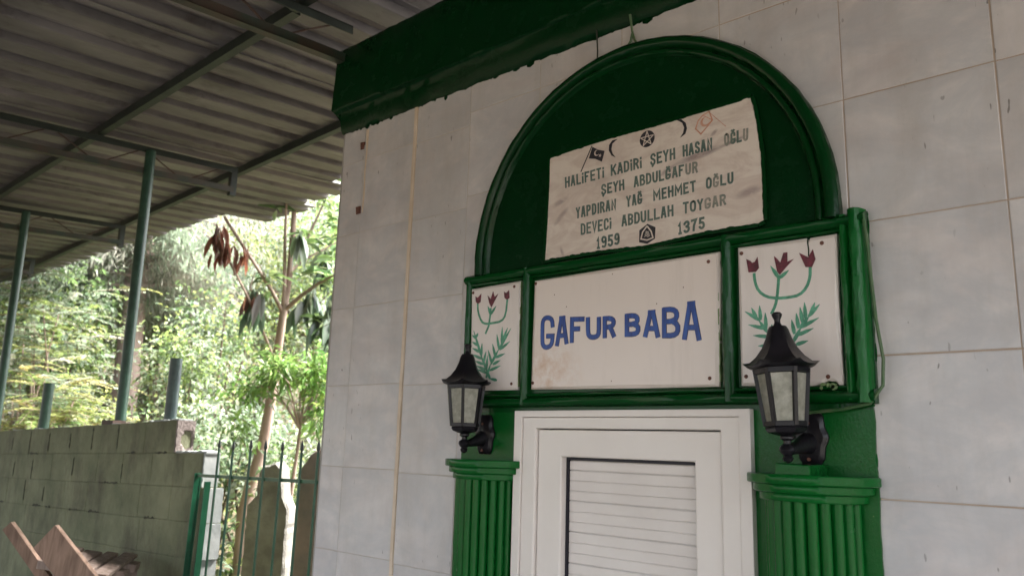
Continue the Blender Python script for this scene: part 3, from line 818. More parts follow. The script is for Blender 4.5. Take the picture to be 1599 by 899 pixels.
# ---------------------------------------------------------------- fluted half columns with stepped capitals
def half_disc(mbx, cx, a, b, z0, z1, n=28, mi=0):
    ring = [(cx + a * math.cos(math.pi * i / n), FACE - .008 - b * math.sin(math.pi * i / n)) for i in range(n + 1)]
    ch = .0028
    lev = [(z0, 1 - ch / a), (z0 + ch, 1), (z1 - ch, 1), (z1, 1 - ch / a)]
    base = len(mbx.v)
    m = len(ring)
    for z, s in lev:
        for x, y in ring:
            mbx.v.append((cx + (x - cx) * s, FACE - .008 + (y - FACE + .008) * s, z))
    for l in range(3):
        for i in range(m - 1):
            q = base + l * m + i
            mbx.f.append([q, q + 1, q + m + 1, q + m]); mbx.m.append(mi)
    mbx.f.append([base + i for i in range(m)]); mbx.m.append(mi)
    mbx.f.append([base + 3 * m + i for i in range(m)]); mbx.m.append(mi)
for cx in (-2.056, -.857):
    colm = empty('column', (cx, FACE, GROUND))
    colm.parent = bld
    colm.location = Vector((cx, FACE, GROUND)) - bld.location
    mb = MB()
    NF, per = 11, 10
    n = NF * per
    zs = [GROUND + .02 + (-.120 - GROUND - .02) * i / 30 for i in range(31)]
    for z in zs:
        for i in range(n + 1):
            a = math.pi * i / n
            u = (i % per) / per
            fl = .020 * (1 - math.sin(math.pi * u) ** .55)
            r = 1 - fl / .128
            mb.v.append((cx + .128 * r * math.cos(a) + random.uniform(-.0006, .0006), FACE - .008 - .112 * r * math.sin(a) + random.uniform(-.0006, .0006), z))
    for k in range(30):
        for i in range(n):
            q = k * (n + 1) + i
            mb.f.append([q, q + 1, q + n + 2, q + n + 1]); mb.m.append(0)
    mb.build('shaft', M['green'], colm, True)
    mb = MB()
    half_disc(mb, cx, .176, .146, -.077, -.052)
    half_disc(mb, cx, .160, .132, -.099, -.077)
    half_disc(mb, cx, .144, .118, -.121, -.099)
    mb.build('capital', M['green'], colm, True)
    if cx > -1:
        mb = MB()
        mb.box(-.905, -.812, 2.058, FACE - .010, -.0535, -.024, 0, .003)
        mb.build('mounting_block', M['green_chip'], colm, False, .003)

# ---------------------------------------------------------------- door
door = empty('door', (0, 0, 0))
door.parent = bld
door.location = Vector((-1.467, FACE, GROUND)) - bld.location
def frame_rect(mbx, x0, x1, z1, w, yf, yb, ztop_w=None, wl=None, wr=None):
    """an upside-down U in one piece"""
    wl = wl or w; wr = wr or w; wt = ztop_w or w
    zb = GROUND + .03
    q = [(x0, zb), (x0, z1), (x1, z1), (x1, zb), (x1 - wr, zb), (x1 - wr, z1 - wt), (x0 + wl, z1 - wt), (x0 + wl, zb)]
    V = [(x, yf, z) for x, z in q] + [(x, yb, z) for x, z in q]
    F = [(0, 1, 6, 7), (1, 2, 5, 6), (2, 3, 4, 5), (15, 14, 9, 8), (14, 13, 10, 9), (13, 12, 11, 10)] + [(i, (i + 1) % 8, 8 + (i + 1) % 8, 8 + i) for i in range(8)]
    mbx.add(V, F)
mb = MB()
frame_rect(mb, DX0, DX1, DZ, .035, FACE - .034, FACE + .05, .022)
mb.build('door_trim', M['pvc'], door, False, .002)
mb = MB()
frame_rect(mb, DX0 + .036, DX1 - .036, DZ - .023, .060, FACE - .028, FACE + .05, .038)
mb.build('door_frame', M['pvc'], door, False, .005)
mb = MB()
frame_rect(mb, DX0 + .099, DX1 - .099, DZ - .065, .100, FACE - .016, FACE + .04, .090, .103, .088)
mb.build('sash', M['pvc'], door, False, .005)
SX0, SX1, SZ = DX0 + .203, DX1 - .188, DZ - .156
mb = MB()
frame_rect(mb, SX0, SX1, SZ, .007, FACE + .012, FACE + .05, .009)
mb.build('gasket', M['gasket'], door)
mb = MB()
z = SZ - .011
k = 0
while z > GROUND + .15:
    h = .0335
    gap = .0005 if k % 3 else .0026
    y0 = FACE + .020
    mb.add([(SX0 + .009, y0 + .0012, z), (SX1 - .008, y0 + .0012, z), (SX0 + .009, y0, z - .003), (SX1 - .008, y0, z - .003),
            (SX0 + .009, y0, z - h + gap + .003), (SX1 - .008, y0, z - h + gap + .003), (SX0 + .009, y0 + .0014, z - h + gap), (SX1 - .008, y0 + .0014, z - h + gap)],
           [(0, 1, 3, 2), (2, 3, 5, 4), (4, 5, 7, 6)])
    z -= h
    k += 1
mb.build('shutter', M['slat'], door)
mb = MB()
mb.box(SX0 + .002, SX1 - .002, FACE + .028, FACE + .045, GROUND + .04, SZ - .003)
mb.build('shutter_back', M['slat'], door)
mb = MB()
mb.box(DX0 + .09, DX1 - .09, FACE + .06, FACE + .29, GROUND + .01, DZ - .02)
mb.build('dark_reveal', M['dark'], door)

# ---------------------------------------------------------------- lettering
ARC = {
 'A': [[(0, 0), (.40, 1)], [(1, 0), (.60, 1)], [(.36, 1), (.64, 1)], [(.17, .30), (.83, .30)]],
 'B': [[(0, 0), (0, 1)], [(.04, 1), (.62, 1), (.92, .88), (.92, .66), (.62, .54), (.04, .54)], [(.62, .54), (1, .42), (1, .13), (.66, 0), (0, 0)]],
 'C': [[(1, .78), (.95, .92), (.72, 1), (.28, 1), (.03, .9), (0, .75), (0, .25), (.03, .1), (.28, 0), (.72, 0), (.95, .08), (1, .22)]],
 'D': [[(0, 0), (0, 1)], [(.04, 1), (.6, 1), (.93, .86), (1, .7), (1, .3), (.93, .14), (.6, 0), (0, 0)]],
 'E': [[(1, 1), (0, 1), (0, 0), (1, 0)], [(0, .53), (.8, .53)]],
 'F': [[(1, 1), (0, 1), (0, 0)], [(0, .55), (.62, .55)]],
 'G': [[(1, .74), (.95, .92), (.7, 1), (.3, 1), (.05, .9), (0, .72), (0, .25), (.05, .08), (.3, 0), (.7, .02), (.95, .14), (1, .38), (.55, .38)]],
 'H': [[(0, 0), (0, 1)], [(1, 0), (1, 1)], [(0, .52), (1, .52)]],
 'I': [[(.5, 0), (.5, 1)]],
 'i': [[(.5, 0), (.5, .62)], [(.5, .93), (.5, .98)]],
 'K': [[(0, 0), (0, 1)], [(1, 1), (.08, .45)], [(.35, .62), (1, 0)]],
 'L': [[(0, 1), (0, 0), (1, 0)]],
 'M': [[(0, 0), (0, 1), (.5, .35), (1, 1), (1, 0)]],
 'N': [[(0, 0), (0, 1), (1, 0), (1, 1)]],
 'O': [[(.5, 1), (.15, .95), (0, .75), (0, .25), (.15, .05), (.5, 0), (.85, .05), (1, .25), (1, .75), (.85, .95), (.5, 1)]],
 'P': [[(0, 0), (0, 1)], [(.04, 1), (.65, 1), (.97, .86), (.97, .62), (.65, .48), (0, .48)]],
 'R': [[(0, 0), (0, 1)], [(.04, 1), (.65, 1), (.97, .86), (.97, .64), (.65, .50), (0, .50)], [(.60, .50), (1, 0)]],
 'S': [[(1, .80), (.92, .94), (.65, 1), (.3, 1), (.04, .88), (.02, .68), (.25, .55), (.75, .45), (1, .32), (.97, .12), (.7, 0), (.3, 0), (.06, .07), (0, .22)]],
 'T': [[(0, 1), (1, 1)], [(.5, 1), (.5, 0)]],
 'U': [[(0, 1), (0, .22), (.12, .06), (.35, 0), (.65, 0), (.88, .06), (1, .22), (1, 1)]],
 'V': [[(0, 1), (.5, 0), (1, 1)]],
 'Y': [[(0, 1), (.5, .48), (1, 1)], [(.5, .48), (.5, 0)]],
 '1': [[(.2, .8), (.55, 1), (.55, 0)], [(.25, 0), (.85, 0)]],
 '3': [[(0, .85), (.2, 1), (.75, 1), (.98, .86), (.95, .64), (.5, .53)], [(.5, .53), (1, .40), (1, .14), (.75, 0), (.2, 0), (0, .15)]],
 '5': [[(.95, 1), (.12, 1), (.05, .55), (.6, .6), (.97, .45), (1, .18), (.7, 0), (.25, 0), (0, .14)]],
 '7': [[(0, 1), (1, 1), (.45, .45), (.35, 0)]],
 '9': [[(.95, .6), (.5, .45), (.1, .55), (.03, .8), (.25, 1), (.75, 1), (1, .85), (1, .3), (.8, .05), (.4, 0), (.1, .08)]],
}
ARC['Ş'] = ARC['S'] + [[(.5, -.04), (.5, -.13), (.35, -.20)]]
ARC['Ğ'] = ARC['G'] + [[(.22, 1.22), (.5, 1.12), (.78, 1.22)]]

def rounded(pts):
    """soften the shallow corners of a stroke, keep the sharp ones"""
    if len(pts) < 5:
        return pts
    out = [pts[0]]
    for p, q, r in zip(pts, pts[1:], pts[2:]):
        d0, d1 = q - p, r - q
        c = float(d0 @ d1) / (np.hypot(*d0) * np.hypot(*d1) + 1e-9)
        if c > .3:
            out += [q - d0 * .25, q + d1 * .25]
        else:
            out.append(q)
    return out + [pts[-1]]

STROKE = [0]
def glyph(mbx, ch, quad, w, y0, y1, mi=0, jit=0.0, inset=None):
    """strokes of one letter inside the quad (bl, br, tl, tr) of (x, z) points"""
    bl, br, tl, tr = [np.array(q) for q in quad]
    wid = np.hypot(*(br - bl)); hei = np.hypot(*(tl - bl))
    w_in = inset or w
    iu, iv = min(.4, w_in / 2 / wid), w_in / 2 / hei
    for st_ in ARC[ch]:
        pts = []
        for u, v in st_:
            u = iu + u * (1 - 2 * iu); v = iv + v * (1 - 2 * iv)
            p = (bl * (1 - u) + br * u) * (1 - v) + (tl * (1 - u) + tr * u) * v
            pts.append(p + np.array((random.uniform(-jit, jit), random.uniform(-jit, jit))))
        d = pts[0] - pts[1]; pts[0] = pts[0] + d / (np.hypot(*d) + 1e-9) * w_in * .45
        d = pts[-1] - pts[-2]; pts[-1] = pts[-1] + d / (np.hypot(*d) + 1e-9) * w_in * .45
        STROKE[0] += 1
        mbx.ribbon(rounded(pts), w, y0 - .00005 * (STROKE[0] % 9), y1, mi)

def bevel_board(name, outline, y, mat, parent, thick=.016, ch=.004):
    """a board with a chamfered rim"""
    c = np.mean(np.array(outline), axis=0)
    mbx = MB()
    n = len(outline)
    inner = []
    for p in outline:
        d = c - np.array(p)
        inner.append(tuple(np.array(p) + d / np.hypot(*d) * ch))
    vs_ = [(x, y, z) for x, z in inner] + [(x, y + ch * .6, z) for x, z in outline] + [(x, y + thick, z) for x, z in outline]
    fs = [list(range(n))]
    for k in range(2):
        fs += [[k * n + i, k * n + (i + 1) % n, (k + 1) * n + (i + 1) % n, (k + 1) * n + i] for i in range(n)]
    mbx.add(vs_, fs)
    return mbx.build(name, mat, parent)

def screws(pts, y, parent, r=.0062):
    for x, z in pts:
        mbx = MB()
        mbx.v = []
        n = 10
        for rr, yy in ((r, y + .0005), (r * .9, y - .0015), (r * .45, y - .0025)):
            for k in range(n):
                a = 2 * math.pi * k / n
                mbx.v.append((x + rr * math.cos(a), yy, z + rr * math.sin(a)))
        for l in range(2):
            for k in range(n):
                mbx.f.append([l * n + k, l * n + (k + 1) % n, (l + 1) * n + (k + 1) % n, (l + 1) * n + k]); mbx.m.append(0)
        mbx.f.append([2 * n + k for k in range(n)]); mbx.m.append(0)
        mbx.build('screw', M['screw'], parent, True)

YP = 2.168
# name board
sign = empty('name_sign', (-1.48, YP, .2), 'white name board with blue lettering GAFUR BABA above the door', 'sign')
bevel_board('board', SIGN_OUTLINE, YP, M['sign'], sign, .018, .012)
for word in (SIGN_LETTERS[:5], SIGN_LETTERS[5:]):
    mb, mb2 = MB(), MB()
    for ch, *q in word:
        glyph(mb, ch, q, .0142, YP - .0014, YP + .001, 0, .0006, .0165)
        glyph(mb2, ch, q, .0176, YP - .0005, YP + .001, 0, .0004, .0165)
    lt = mb.build('lettering', M['blue'], sign)
    mb2.build('outline', M['navy'], lt)
screws(SIGN_SCREWS, YP, sign)
for x, z in SIGN_SPOTS:
    mb = MB()
    mb.plate([(x - .0015, z - .002), (x + .0014, z - .0018), (x + .0016, z + .002), (x - .0012, z + .0022)], YP - .0006, YP + .001)
    mb.build('scuff', M['screw'], sign)

# inscription stone
plq = empty('inscription_plaque', (-1.38, YP, .667), 'veined marble inscription plaque set into the dark green arch', 'plaque')
bevel_board('slab', PLAQUE_OUTLINE, YP, M['plaque'], plq, .025, .004)
rim_ = PLAQUE_OUTLINE
prs = list(zip(rim_, rim_[1:] + rim_[:1]))
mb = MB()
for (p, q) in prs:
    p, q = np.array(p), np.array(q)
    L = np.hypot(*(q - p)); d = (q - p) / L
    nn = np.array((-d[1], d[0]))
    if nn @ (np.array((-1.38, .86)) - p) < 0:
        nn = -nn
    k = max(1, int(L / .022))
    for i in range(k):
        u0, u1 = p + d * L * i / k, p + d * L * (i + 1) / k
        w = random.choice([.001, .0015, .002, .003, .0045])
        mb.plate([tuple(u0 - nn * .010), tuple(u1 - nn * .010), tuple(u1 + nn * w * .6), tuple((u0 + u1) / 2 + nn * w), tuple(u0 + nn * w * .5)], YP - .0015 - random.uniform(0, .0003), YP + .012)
mb.build('paint_rim', M['green_arch_shade'], bld)
NARROW = {'i': .45, 'I': .5, 'M': 1.3, '1': .8}
for w, bl, br, tl, tr in PLAQUE_WORDS:
    tot = sum(NARROW.get(c, 1.0) for c in w)
    u = 0
    bl, br, tl, tr = map(np.array, (bl, br, tl, tr))
    mb = MB()
    for c in w:
        a = NARROW.get(c, 1.0) / tot
        g = .17 / tot
        u0, u1 = u + g * .5, u + a - g * .5
        u += a
        if c in 'iI':
            pass
        q = [bl + (br - bl) * u0, bl + (br - bl) * u1, tl + (tr - tl) * u0, tl + (tr - tl) * u1]
        x = q[0][0]
        worn = (x > -1.13 and random.random() < .45) or (w == 'ABDULĞAFUR' and x > -1.30 and c in 'UR') or (w == 'TOYGAR' and x > -1.16)
        glyph(mb, c, q, .0068 if not w.isdigit() else .0076, YP - .0007, YP + .001, 1 if worn else 0, .0007)
    mb.build('lettering', [M['letter'], M['letter_worn']], plq)
S = PLAQUE_MARKS
mb = MB()
yk = YP - .0007
def star(mbx, c, r, rot, y0, y1, mi, n=5, inner=.42):
    mbx.plate([(c[0] + (r if k % 2 == 0 else r * inner) * math.sin(rot + math.pi * k / n), c[1] + (r if k % 2 == 0 else r * inner) * math.cos(rot + math.pi * k / n)) for k in range(2 * n)], y0, y1, mi)
def crescent(mbx, c, r, rot, y0, y1, mi, bite=.8, off=.32):
    out = []
    for k in range(17):
        a = rot + math.radians(38) + (2 * math.pi - math.radians(76)) * k / 16
        out.append((c[0] + r * math.cos(a), c[1] + r * math.sin(a)))
    inn = []
    cx, cz = c[0] + r * off * math.cos(rot), c[1] + r * off * math.sin(rot)
    for k in range(17):
        a = rot + math.radians(52) + (2 * math.pi - math.radians(104)) * k / 16
        inn.append((cx + r * bite * math.cos(a), cz + r * bite * math.sin(a)))
    for k in range(16):
        mbx.plate([out[k], out[k + 1], inn[k + 1], inn[k]], y0, y1, mi)
mb.plate(S['flag'], yk, YP + .001, 0)
mb.ribbon(S['flag_pole'], .004, yk - .0001, YP + .001, 0)
crescent(mb, S['flag_moon'], .011, .3, yk - .0006, YP, 1)
star(mb, S['flag_star'], .007, .4, yk - .0006, YP, 1)
EMB = [M['ink'], M['plaque'], M['red_faded']]
mb.build('painted_flag', EMB, plq)
mb = MB()
mb.plate(S['moon_a'], yk, YP + .001, 0)
mb.build('painted_crescent', EMB, plq)
mb = MB()
mb.plate(S['moon_b'], yk, YP + .001, 0)
mb.build('painted_crescent', EMB, plq)
mb = MB()
c0, e0, e1 = np.array(S['star_c']), np.array(S['star_e'][0]), np.array(S['star_e'][1])
rr = float(np.hypot(*(e1 - c0)))
mb.plate([(c0[0] + rr * math.cos(2 * math.pi * k / 24), c0[1] + rr * math.sin(2 * math.pi * k / 24)) for k in range(24)], yk, YP + .001, 0)
for k in range(5):                        # a pale five-pointed star drawn in lines
    a0, a1 = math.pi / 2 + 2 * math.pi * k / 5, math.pi / 2 + 2 * math.pi * (k + 2) / 5
    mb.ribbon([(c0[0] + rr * .92 * math.cos(a0), c0[1] + rr * .92 * math.sin(a0)), (c0[0] + rr * .92 * math.cos(a1), c0[1] + rr * .92 * math.sin(a1))], .0032, yk - .0006 - k * .00003, YP, 1)
mb.build('star_disc', EMB, plq)
mb = MB()
# small red flag, worn
rf = S['red_flag']
mb.ribbon(list(rf) + [rf[0]], .0045, yk, YP + .001, 2)
mb.ribbon([rf[1], rf[3], rf[5]], .003, yk - .0002, YP + .001, 2)
crescent(mb, S['red_moon'], .016, .5, yk - .0003, YP + .001, 2)
mb.ribbon(S['red_pole'], .002, yk, YP + .001, 2)
mb.build('painted_flag', EMB, plq)
mb = MB()
# dark hexagon with a rounded pale triangle
mb.plate(S['hex'], yk, YP + .001, 0)
hi = S['hex_in']
mb.ribbon(list(hi) + [hi[0]], .0045, yk - .0006, YP, 1)
hc = np.array(S['hex_c'])
for k in range(4):
    z = hc[1] - .008 + k * .005
    mb.ribbon([(hc[0] - .011 + .002 * k, z), (hc[0] - .003, z + .003), (hc[0] + .003, z - .002), (hc[0] + .011 - .002 * k, z + .002)], .0016, yk - .0006, YP, 1)
mb.build('hexagon_emblem', EMB, plq)

# two tulip boards
def tulip_board(P, label, y):
    root = empty('tulip_panel', (P['outline'][0][0], y, .2), label, 'tile panel', 'painted tulip tiles beside the name board')
    bevel_board('tile', P['outline'], y, M['panel'], root, .018, .010)
    def leaflet(mbx, a, b):
        a, b = np.array(a), np.array(b)
        STROKE[0] += 1
        mbx.ribbon([a, a * .75 + b * .25, a * .4 + b * .6, b], .0118, y - .0011 - .00003 * (STROKE[0] % 13), y + .001, 0, [.5, .95, .8, .10])
    mbx = MB()
    for i, s in enumerate(P['stems']):
        mbx.ribbon(rounded([np.array(q) for q in s]), .0085, y - .0007 - .0002 * i, y + .001, 0)
    for a, b in P['leaves'][:2]:
        leaflet(mbx, a, b)
    mbx.build('painted_stem', M['stem'], root)
    half = np.mean([p[0] for p in P['outline']])
    for sg in (-1, 1):
        mbx = MB()
        for a, b in P['leaves'][2:]:
            if ((a[0] + b[0]) / 2 - half) * sg > -.004 * sg:
                leaflet(mbx, a, b)
        mbx.build('painted_sprig', M['stem'], root)
    for t_ in P['tulips']:
        mbx = MB()
        mbx.plate(t_, y - .0018, y + .001, 0)
        mbx.build('painted_tulip', M['tulip'], root)
    screws(P['screws'], y, root)
    return root
tr_ = tulip_board(PANEL_R, 'painted tulip tile with a cracked top edge and a chipped lower corner', YP)
mb = MB()
cx_ = PANEL_R['outline'][3][0]
mb.ribbon([(cx_, PANEL_R['outline'][3][1] + .006), (cx_ - .001, .585), (cx_ + .001, .562), (cx_, .545)], .0035, YP - .0008, YP + .001)
mb.build('crack', M['green_dark'], tr_)
tulip_board(PANEL_L, 'painted tulip tile without a crack, narrower one near the cream wall strip', YP)
# olive paint smeared along the flanks of the boards, flakes under the chipped tile
for (xe, z0, z1) in ((-1.9075, .21, .598), (-1.1145, .205, .592)):
    mb = MB()
    n = 16
    for i in range(n):
        za, zb = z0 + (z1 - z0) * i / n, z0 + (z1 - z0) * (i + 1) / n
        mb.box(xe, xe + .0030 + random.uniform(-.0006, .0008), YP + random.uniform(.003, .006), FACE - .0125, za, zb + .0004)
    mb.build('smeared_paint', M['edge_green'], bld)
for k in range(9):
    mb = MB()
    x = random.uniform(-.93, -.76); z = .183 + random.uniform(-.008, .008)
    w, h = random.uniform(.006, .022), random.uniform(.003, .007)
    yf = FACE - .0345
    mb.plate([(x, z), (x + w * .4, z + h), (x + w, z + h * .5), (x + w * .8, z - h * .6), (x + w * .3, z - h)], yf - .002, yf + .02)
    mb.build('paint_flake', M['edge_green'], bld)

# ---------------------------------------------------------------- wall lanterns
def lantern(cx, cy, zc, wall_y, label, tilt, turn):
    """six-sided coach lantern; zc is the rim of the cap, tilt leans it sideways, turn spins it"""
    root = empty('wall_lantern', (cx, wall_y, zc - .17), label, 'wall lantern', 'black six-sided lanterns beside the door')
    rot = Matrix.Rotation(tilt, 4, 'Y')
    piv = Vector((cx, cy, zc - .22))
    def put(mbx):
        mbx.v = [tuple(rot @ (Vector(p) - piv) + piv) for p in mbx.v]
    ph = turn
    n = 6
    mbx = MB()          # swept cap with lifted corners
    prof = [(.062, -.004), (.094, .002), (.098, .006), (.080, .017), (.062, .032), (.045, .055), (.034, .080), (.027, .103), (.022, .112), (.0, .114)]
    m = 36
    base = len(mbx.v)
    for i, (r, z) in enumerate(prof):
        for k in range(m):
            a = ph + 2 * math.pi * k / m
            d = (2 * math.pi * k / m) % (math.pi / 3) - math.pi / 6
            hexr = math.cos(math.pi / 6) / math.cos(d)
            sharp = 1 if i < 6 else .5
            rr_ = r * (1 + (hexr - 1) * sharp)
            lift = .010 * (abs(d) / (math.pi / 6)) ** 3 if i in (1, 2) else 0
            mbx.v.append((cx + rr_ * math.cos(a), cy + rr_ * math.sin(a), zc + z + lift))
    for i in range(len(prof) - 1):
        for k in range(m):
            k2 = (k + 1) % m
            mbx.f.append([base + i * m + k, base + i * m + k2, base + (i + 1) * m + k2, base + (i + 1) * m + k]); mbx.m.append(0)
    mbx.f.append([base + k for k in range(m)]); mbx.m.append(0)
    put(mbx)
    cap = mbx.build('cap', M['iron'], root, True)
    mbx = MB()
    mbx.lathe([(.012, .108), (.011, .116), (.008, .122), (.008, .130), (.0125, .139), (.014, .145), (.010, .150), (.0, .151)], (cx, cy, zc), 14)
    put(mbx)
    mbx.build('finial', M['iron'], cap, True)
    # cage
    zt, zb, rt, rb = zc - .002, zc - .150, .068, .051
    mbx = MB()
    P = lambda r, k, z: Vector((cx + r * math.cos(ph + math.pi / 3 * k), cy + r * math.sin(ph + math.pi / 3 * k), z))
    for k in range(n):
        mbx.bar(P(rt, k, zt), P(rb, k, zb), .010, .010, 0, (math.cos(ph + math.pi / 3 * k), math.sin(ph + math.pi / 3 * k), 0))
        mbx.bar(P(rt, k, zt - .006), P(rt, k + 1, zt - .006), .008, .012)
        mbx.bar(P(rb, k, zb + .005), P(rb, k + 1, zb + .005), .009, .012)
    mbx.lathe([(.050, -.152), (.052, -.157), (.046, -.166), (.030, -.172), (.014, -.176)], (cx, cy, zc), 6, 0, ph)
    put(mbx)
    mbx.build('cage', M['iron'], root)
    for k in range(n):
        mbx = MB()
        q = [P(rt - .005, k, zt - .010), P(rt - .005, k + 1, zt - .010), P(rb - .004, k + 1, zb + .008), P(rb - .004, k, zb + .008)]
        cen = sum(q, Vector()) / 4
        q = [p + (cen - p) * .06 for p in q]
        nn = Vector((cen.x - cx, cen.y - cy, 0)).normalized() * .0015
        mbx.add([p + nn for p in q] + [p - nn for p in q], [(0, 1, 2, 3), (7, 6, 5, 4), (0, 4, 5, 1), (1, 5, 6, 2), (2, 6, 7, 3), (3, 7, 4, 0)])
        put(mbx)
        mbx.build('pane', M['glass'], root)
    # turned stem, arm and back plate
    mbx = MB()
    mbx.lathe([(.012, -.172), (.018, -.178), (.018, -.183), (.010, -.188), (.010, -.196), (.019, -.203), (.021, -.212), (.016, -.221), (.010, -.226), (.014, -.232), (.011, -.240), (.0, -.246)], (cx, cy, zc), 14)
    mbx.build('stem', M['iron'], root, True)
    mbx = MB()
    mbx.tube([(cx, cy, zc - .210), (cx, cy + .03, zc - .209), (cx, (cy + wall_y) / 2 + .01, zc - .200), (cx, wall_y - .012, zc - .192)], [.013, .014, .020, .030], 12)
    mbx.build('arm', M['iron'], root, True)
    mbx = MB()
    outl = []
    for k in range(28):
        a = 2 * math.pi * k / 28
        r = .070 + .010 * math.cos(2 * a + math.pi) + .006 * math.cos(6 * a)
        outl.append((cx + .008 + r * .72 * math.cos(a), zc - .176 + r * .95 * math.sin(a)))
    inner = [(cx + .008 + (x - cx - .008) * .78, zc - .176 + (z - zc + .176) * .8) for x, z in outl]
    q = len(outl)
    vs_ = [(x, wall_y, z) for x, z in outl] + [(x, wall_y - .008, z) for x, z in outl] + [(x, wall_y - .018, z) for x, z in inner]
    fs = [[l * q + i, l * q + (i + 1) % q, (l + 1) * q + (i + 1) % q, (l + 1) * q + i] for l in range(2) for i in range(q)] + [[2 * q + i for i in range(q)]]
    mbx.add(vs_, fs)
    bp = mbx.build('back_plate', M['iron'], root, True)
    for dz in (.048, -.048):
        mbx = MB()
        yy = wall_y - .018
        mbx.add([(cx + .005 * math.cos(a) + .004, yy - .002, zc - .186 + dz + .005 * math.sin(a)) for a in [k * math.pi / 4 for k in range(8)]] +
                [(cx + .006 * math.cos(a) + .004, yy + .008, zc - .186 + dz + .006 * math.sin(a)) for a in [k * math.pi / 4 for k in range(8)]],
                [list(range(8))] + [[i, (i + 1) % 8, 8 + (i + 1) % 8, 8 + i] for i in range(8)])
        mbx.build('screw', M['screw'], bp)
    return root
lantern(-.862, 2.046, .222, FACE - .0085, 'black six-sided wall lantern in front of the cracked tulip tile', -.045, math.radians(22))
lantern(-2.082, 2.085, .215, FACE - .0085, 'black six-sided wall lantern nearest the cream strip, partly over plain wall', 0.0, math.radians(5))

# ---------------------------------------------------------------- cables
mb = MB()
mb.tube([(-.678, 2.16, .640), (-.673, 2.168, .56), (-.670, 2.17, .47), (-.664, 2.172, .35), (-.652, 2.172, .248), (-.657, 2.172, .18), (-.69, 2.17, .135), (-.76, 2.165, .120), (-.85, 2.172, .112), (-.93, 2.18, .104)], .0045, 8)
tag(mb.build('cable', M['cable'], None, True), 'green smeared cable looping down past the frame to a lantern', 'cable')
mb = MB()
mb.tube([(-1.424, 2.165, 1.50), (-1.427, 2.186, 1.44), (-1.436, 2.188, 1.41), (-1.470, 2.188, 1.372)], .0045, 6)
mb.tube([(-1.427, 2.186, 1.44), (-1.420, 2.188, 1.41), (-1.395, 2.188, 1.372)], .0045, 6)
tag(mb.build('forked_wire', M['cable'], None, True), 'forked old wire hanging between cornice and top of the arch', 'wire')
mb = MB()
mb.tube([(-1.578, 2.180, 1.50), (-1.580, 2.190, 1.42), (-1.583, 2.190, 1.345)], .0028, 6)
tag(mb.build('straight_wire', M['wire'], None, True), 'thin straight black wire hanging from cornice to arch', 'wire')

# ---------------------------------------------------------------- canopy
def roof_z(y):
    return 2.04 + .06 * (y - 2.0)
can = empty('canopy', (-5.7, 2.34, GROUND), 'open steel canopy of grey corrugated sheets on green pipe posts', 'canopy')
def truss(x, y_end, ends_in_wall=False):
    t_ = empty('truss')
    t_.parent = can
    t_.location = Vector((x, -1.1, roof_z(-1.1))) - can.location
    y0 = -5.4
    def L_angle(mbx, z_off, flip):
        a, b = (x, y0, roof_z(y0) + z_off), (x, y_end, roof_z(y_end) + z_off)
        mbx.bar(a, b, .048, .006)
        s = .021 if flip > 0 else -.021
        mbx.bar((x + .021, y0, a[2] + s), (x + .021, y_end, b[2] + s), .006, .042)
    mbx = MB(); L_angle(mbx, 0.0, -1); mbx.build('top_chord', M['purlin'], t_)
    mbx = MB(); L_angle(mbx, -.20, 1); mbx.build('bottom_chord', M['truss'], t_)
    ys = np.arange(y_end - .09, y0, -.31)
    up = True
    for ya, yb in zip(ys[:-1], ys[1:]):
        za = roof_z(ya) - (.012 if up else .19); zb = roof_z(yb) - (.19 if up else .012)
        mbx = MB(); mbx.tube([(x, ya, za), (x, yb, zb)], .0055, 6); mbx.build('brace', M['rod'], t_)
        up = not up
    if not ends_in_wall:
        mbx = MB()
        mbx.bar((x, y_end - .003, roof_z(y_end) - .23), (x, y_end - .003, roof_z(y_end) + .003), .045, .05, 0, (0, 1, 0))
        mbx.build('end_post', M['purlin'], t_)
truss(-3.12, 2.19, True)
truss(-5.71, 3.01)
truss(-8.34, 3.24)
truss(-10.97, 3.24)
truss(2.3, 2.14, True)
def purlin(yr, tilt):
    mbx = MB()
    pts = []
    for x in (-13.6, -3.2):
        y = yr + tilt * (x + 4.5)
        pts.append((x, y, roof_z(y) + .034))
    mbx.bar(pts[0], pts[1], .045, .058)
    mbx.build('purlin', M['purlin'], can)
for _y in (-5.3, -4.2, -3.15, -2.1, -1.05):
    purlin(_y, -.02)
purlin(-.10, -.02)
purlin(.90, -.02)
purlin(1.955, -.022)
purlin(3.06, -.055)
for y in (-5.3, -4.2, -3.15, -2.1, -1.05, -.1, .9, 1.9):
    mbx = MB()
    mbx.bar((-3.19, y, roof_z(y) + .034), (3.4, y, roof_z(y) + .034), .045, .058)
    mbx.build('purlin', M['purlin'], can)
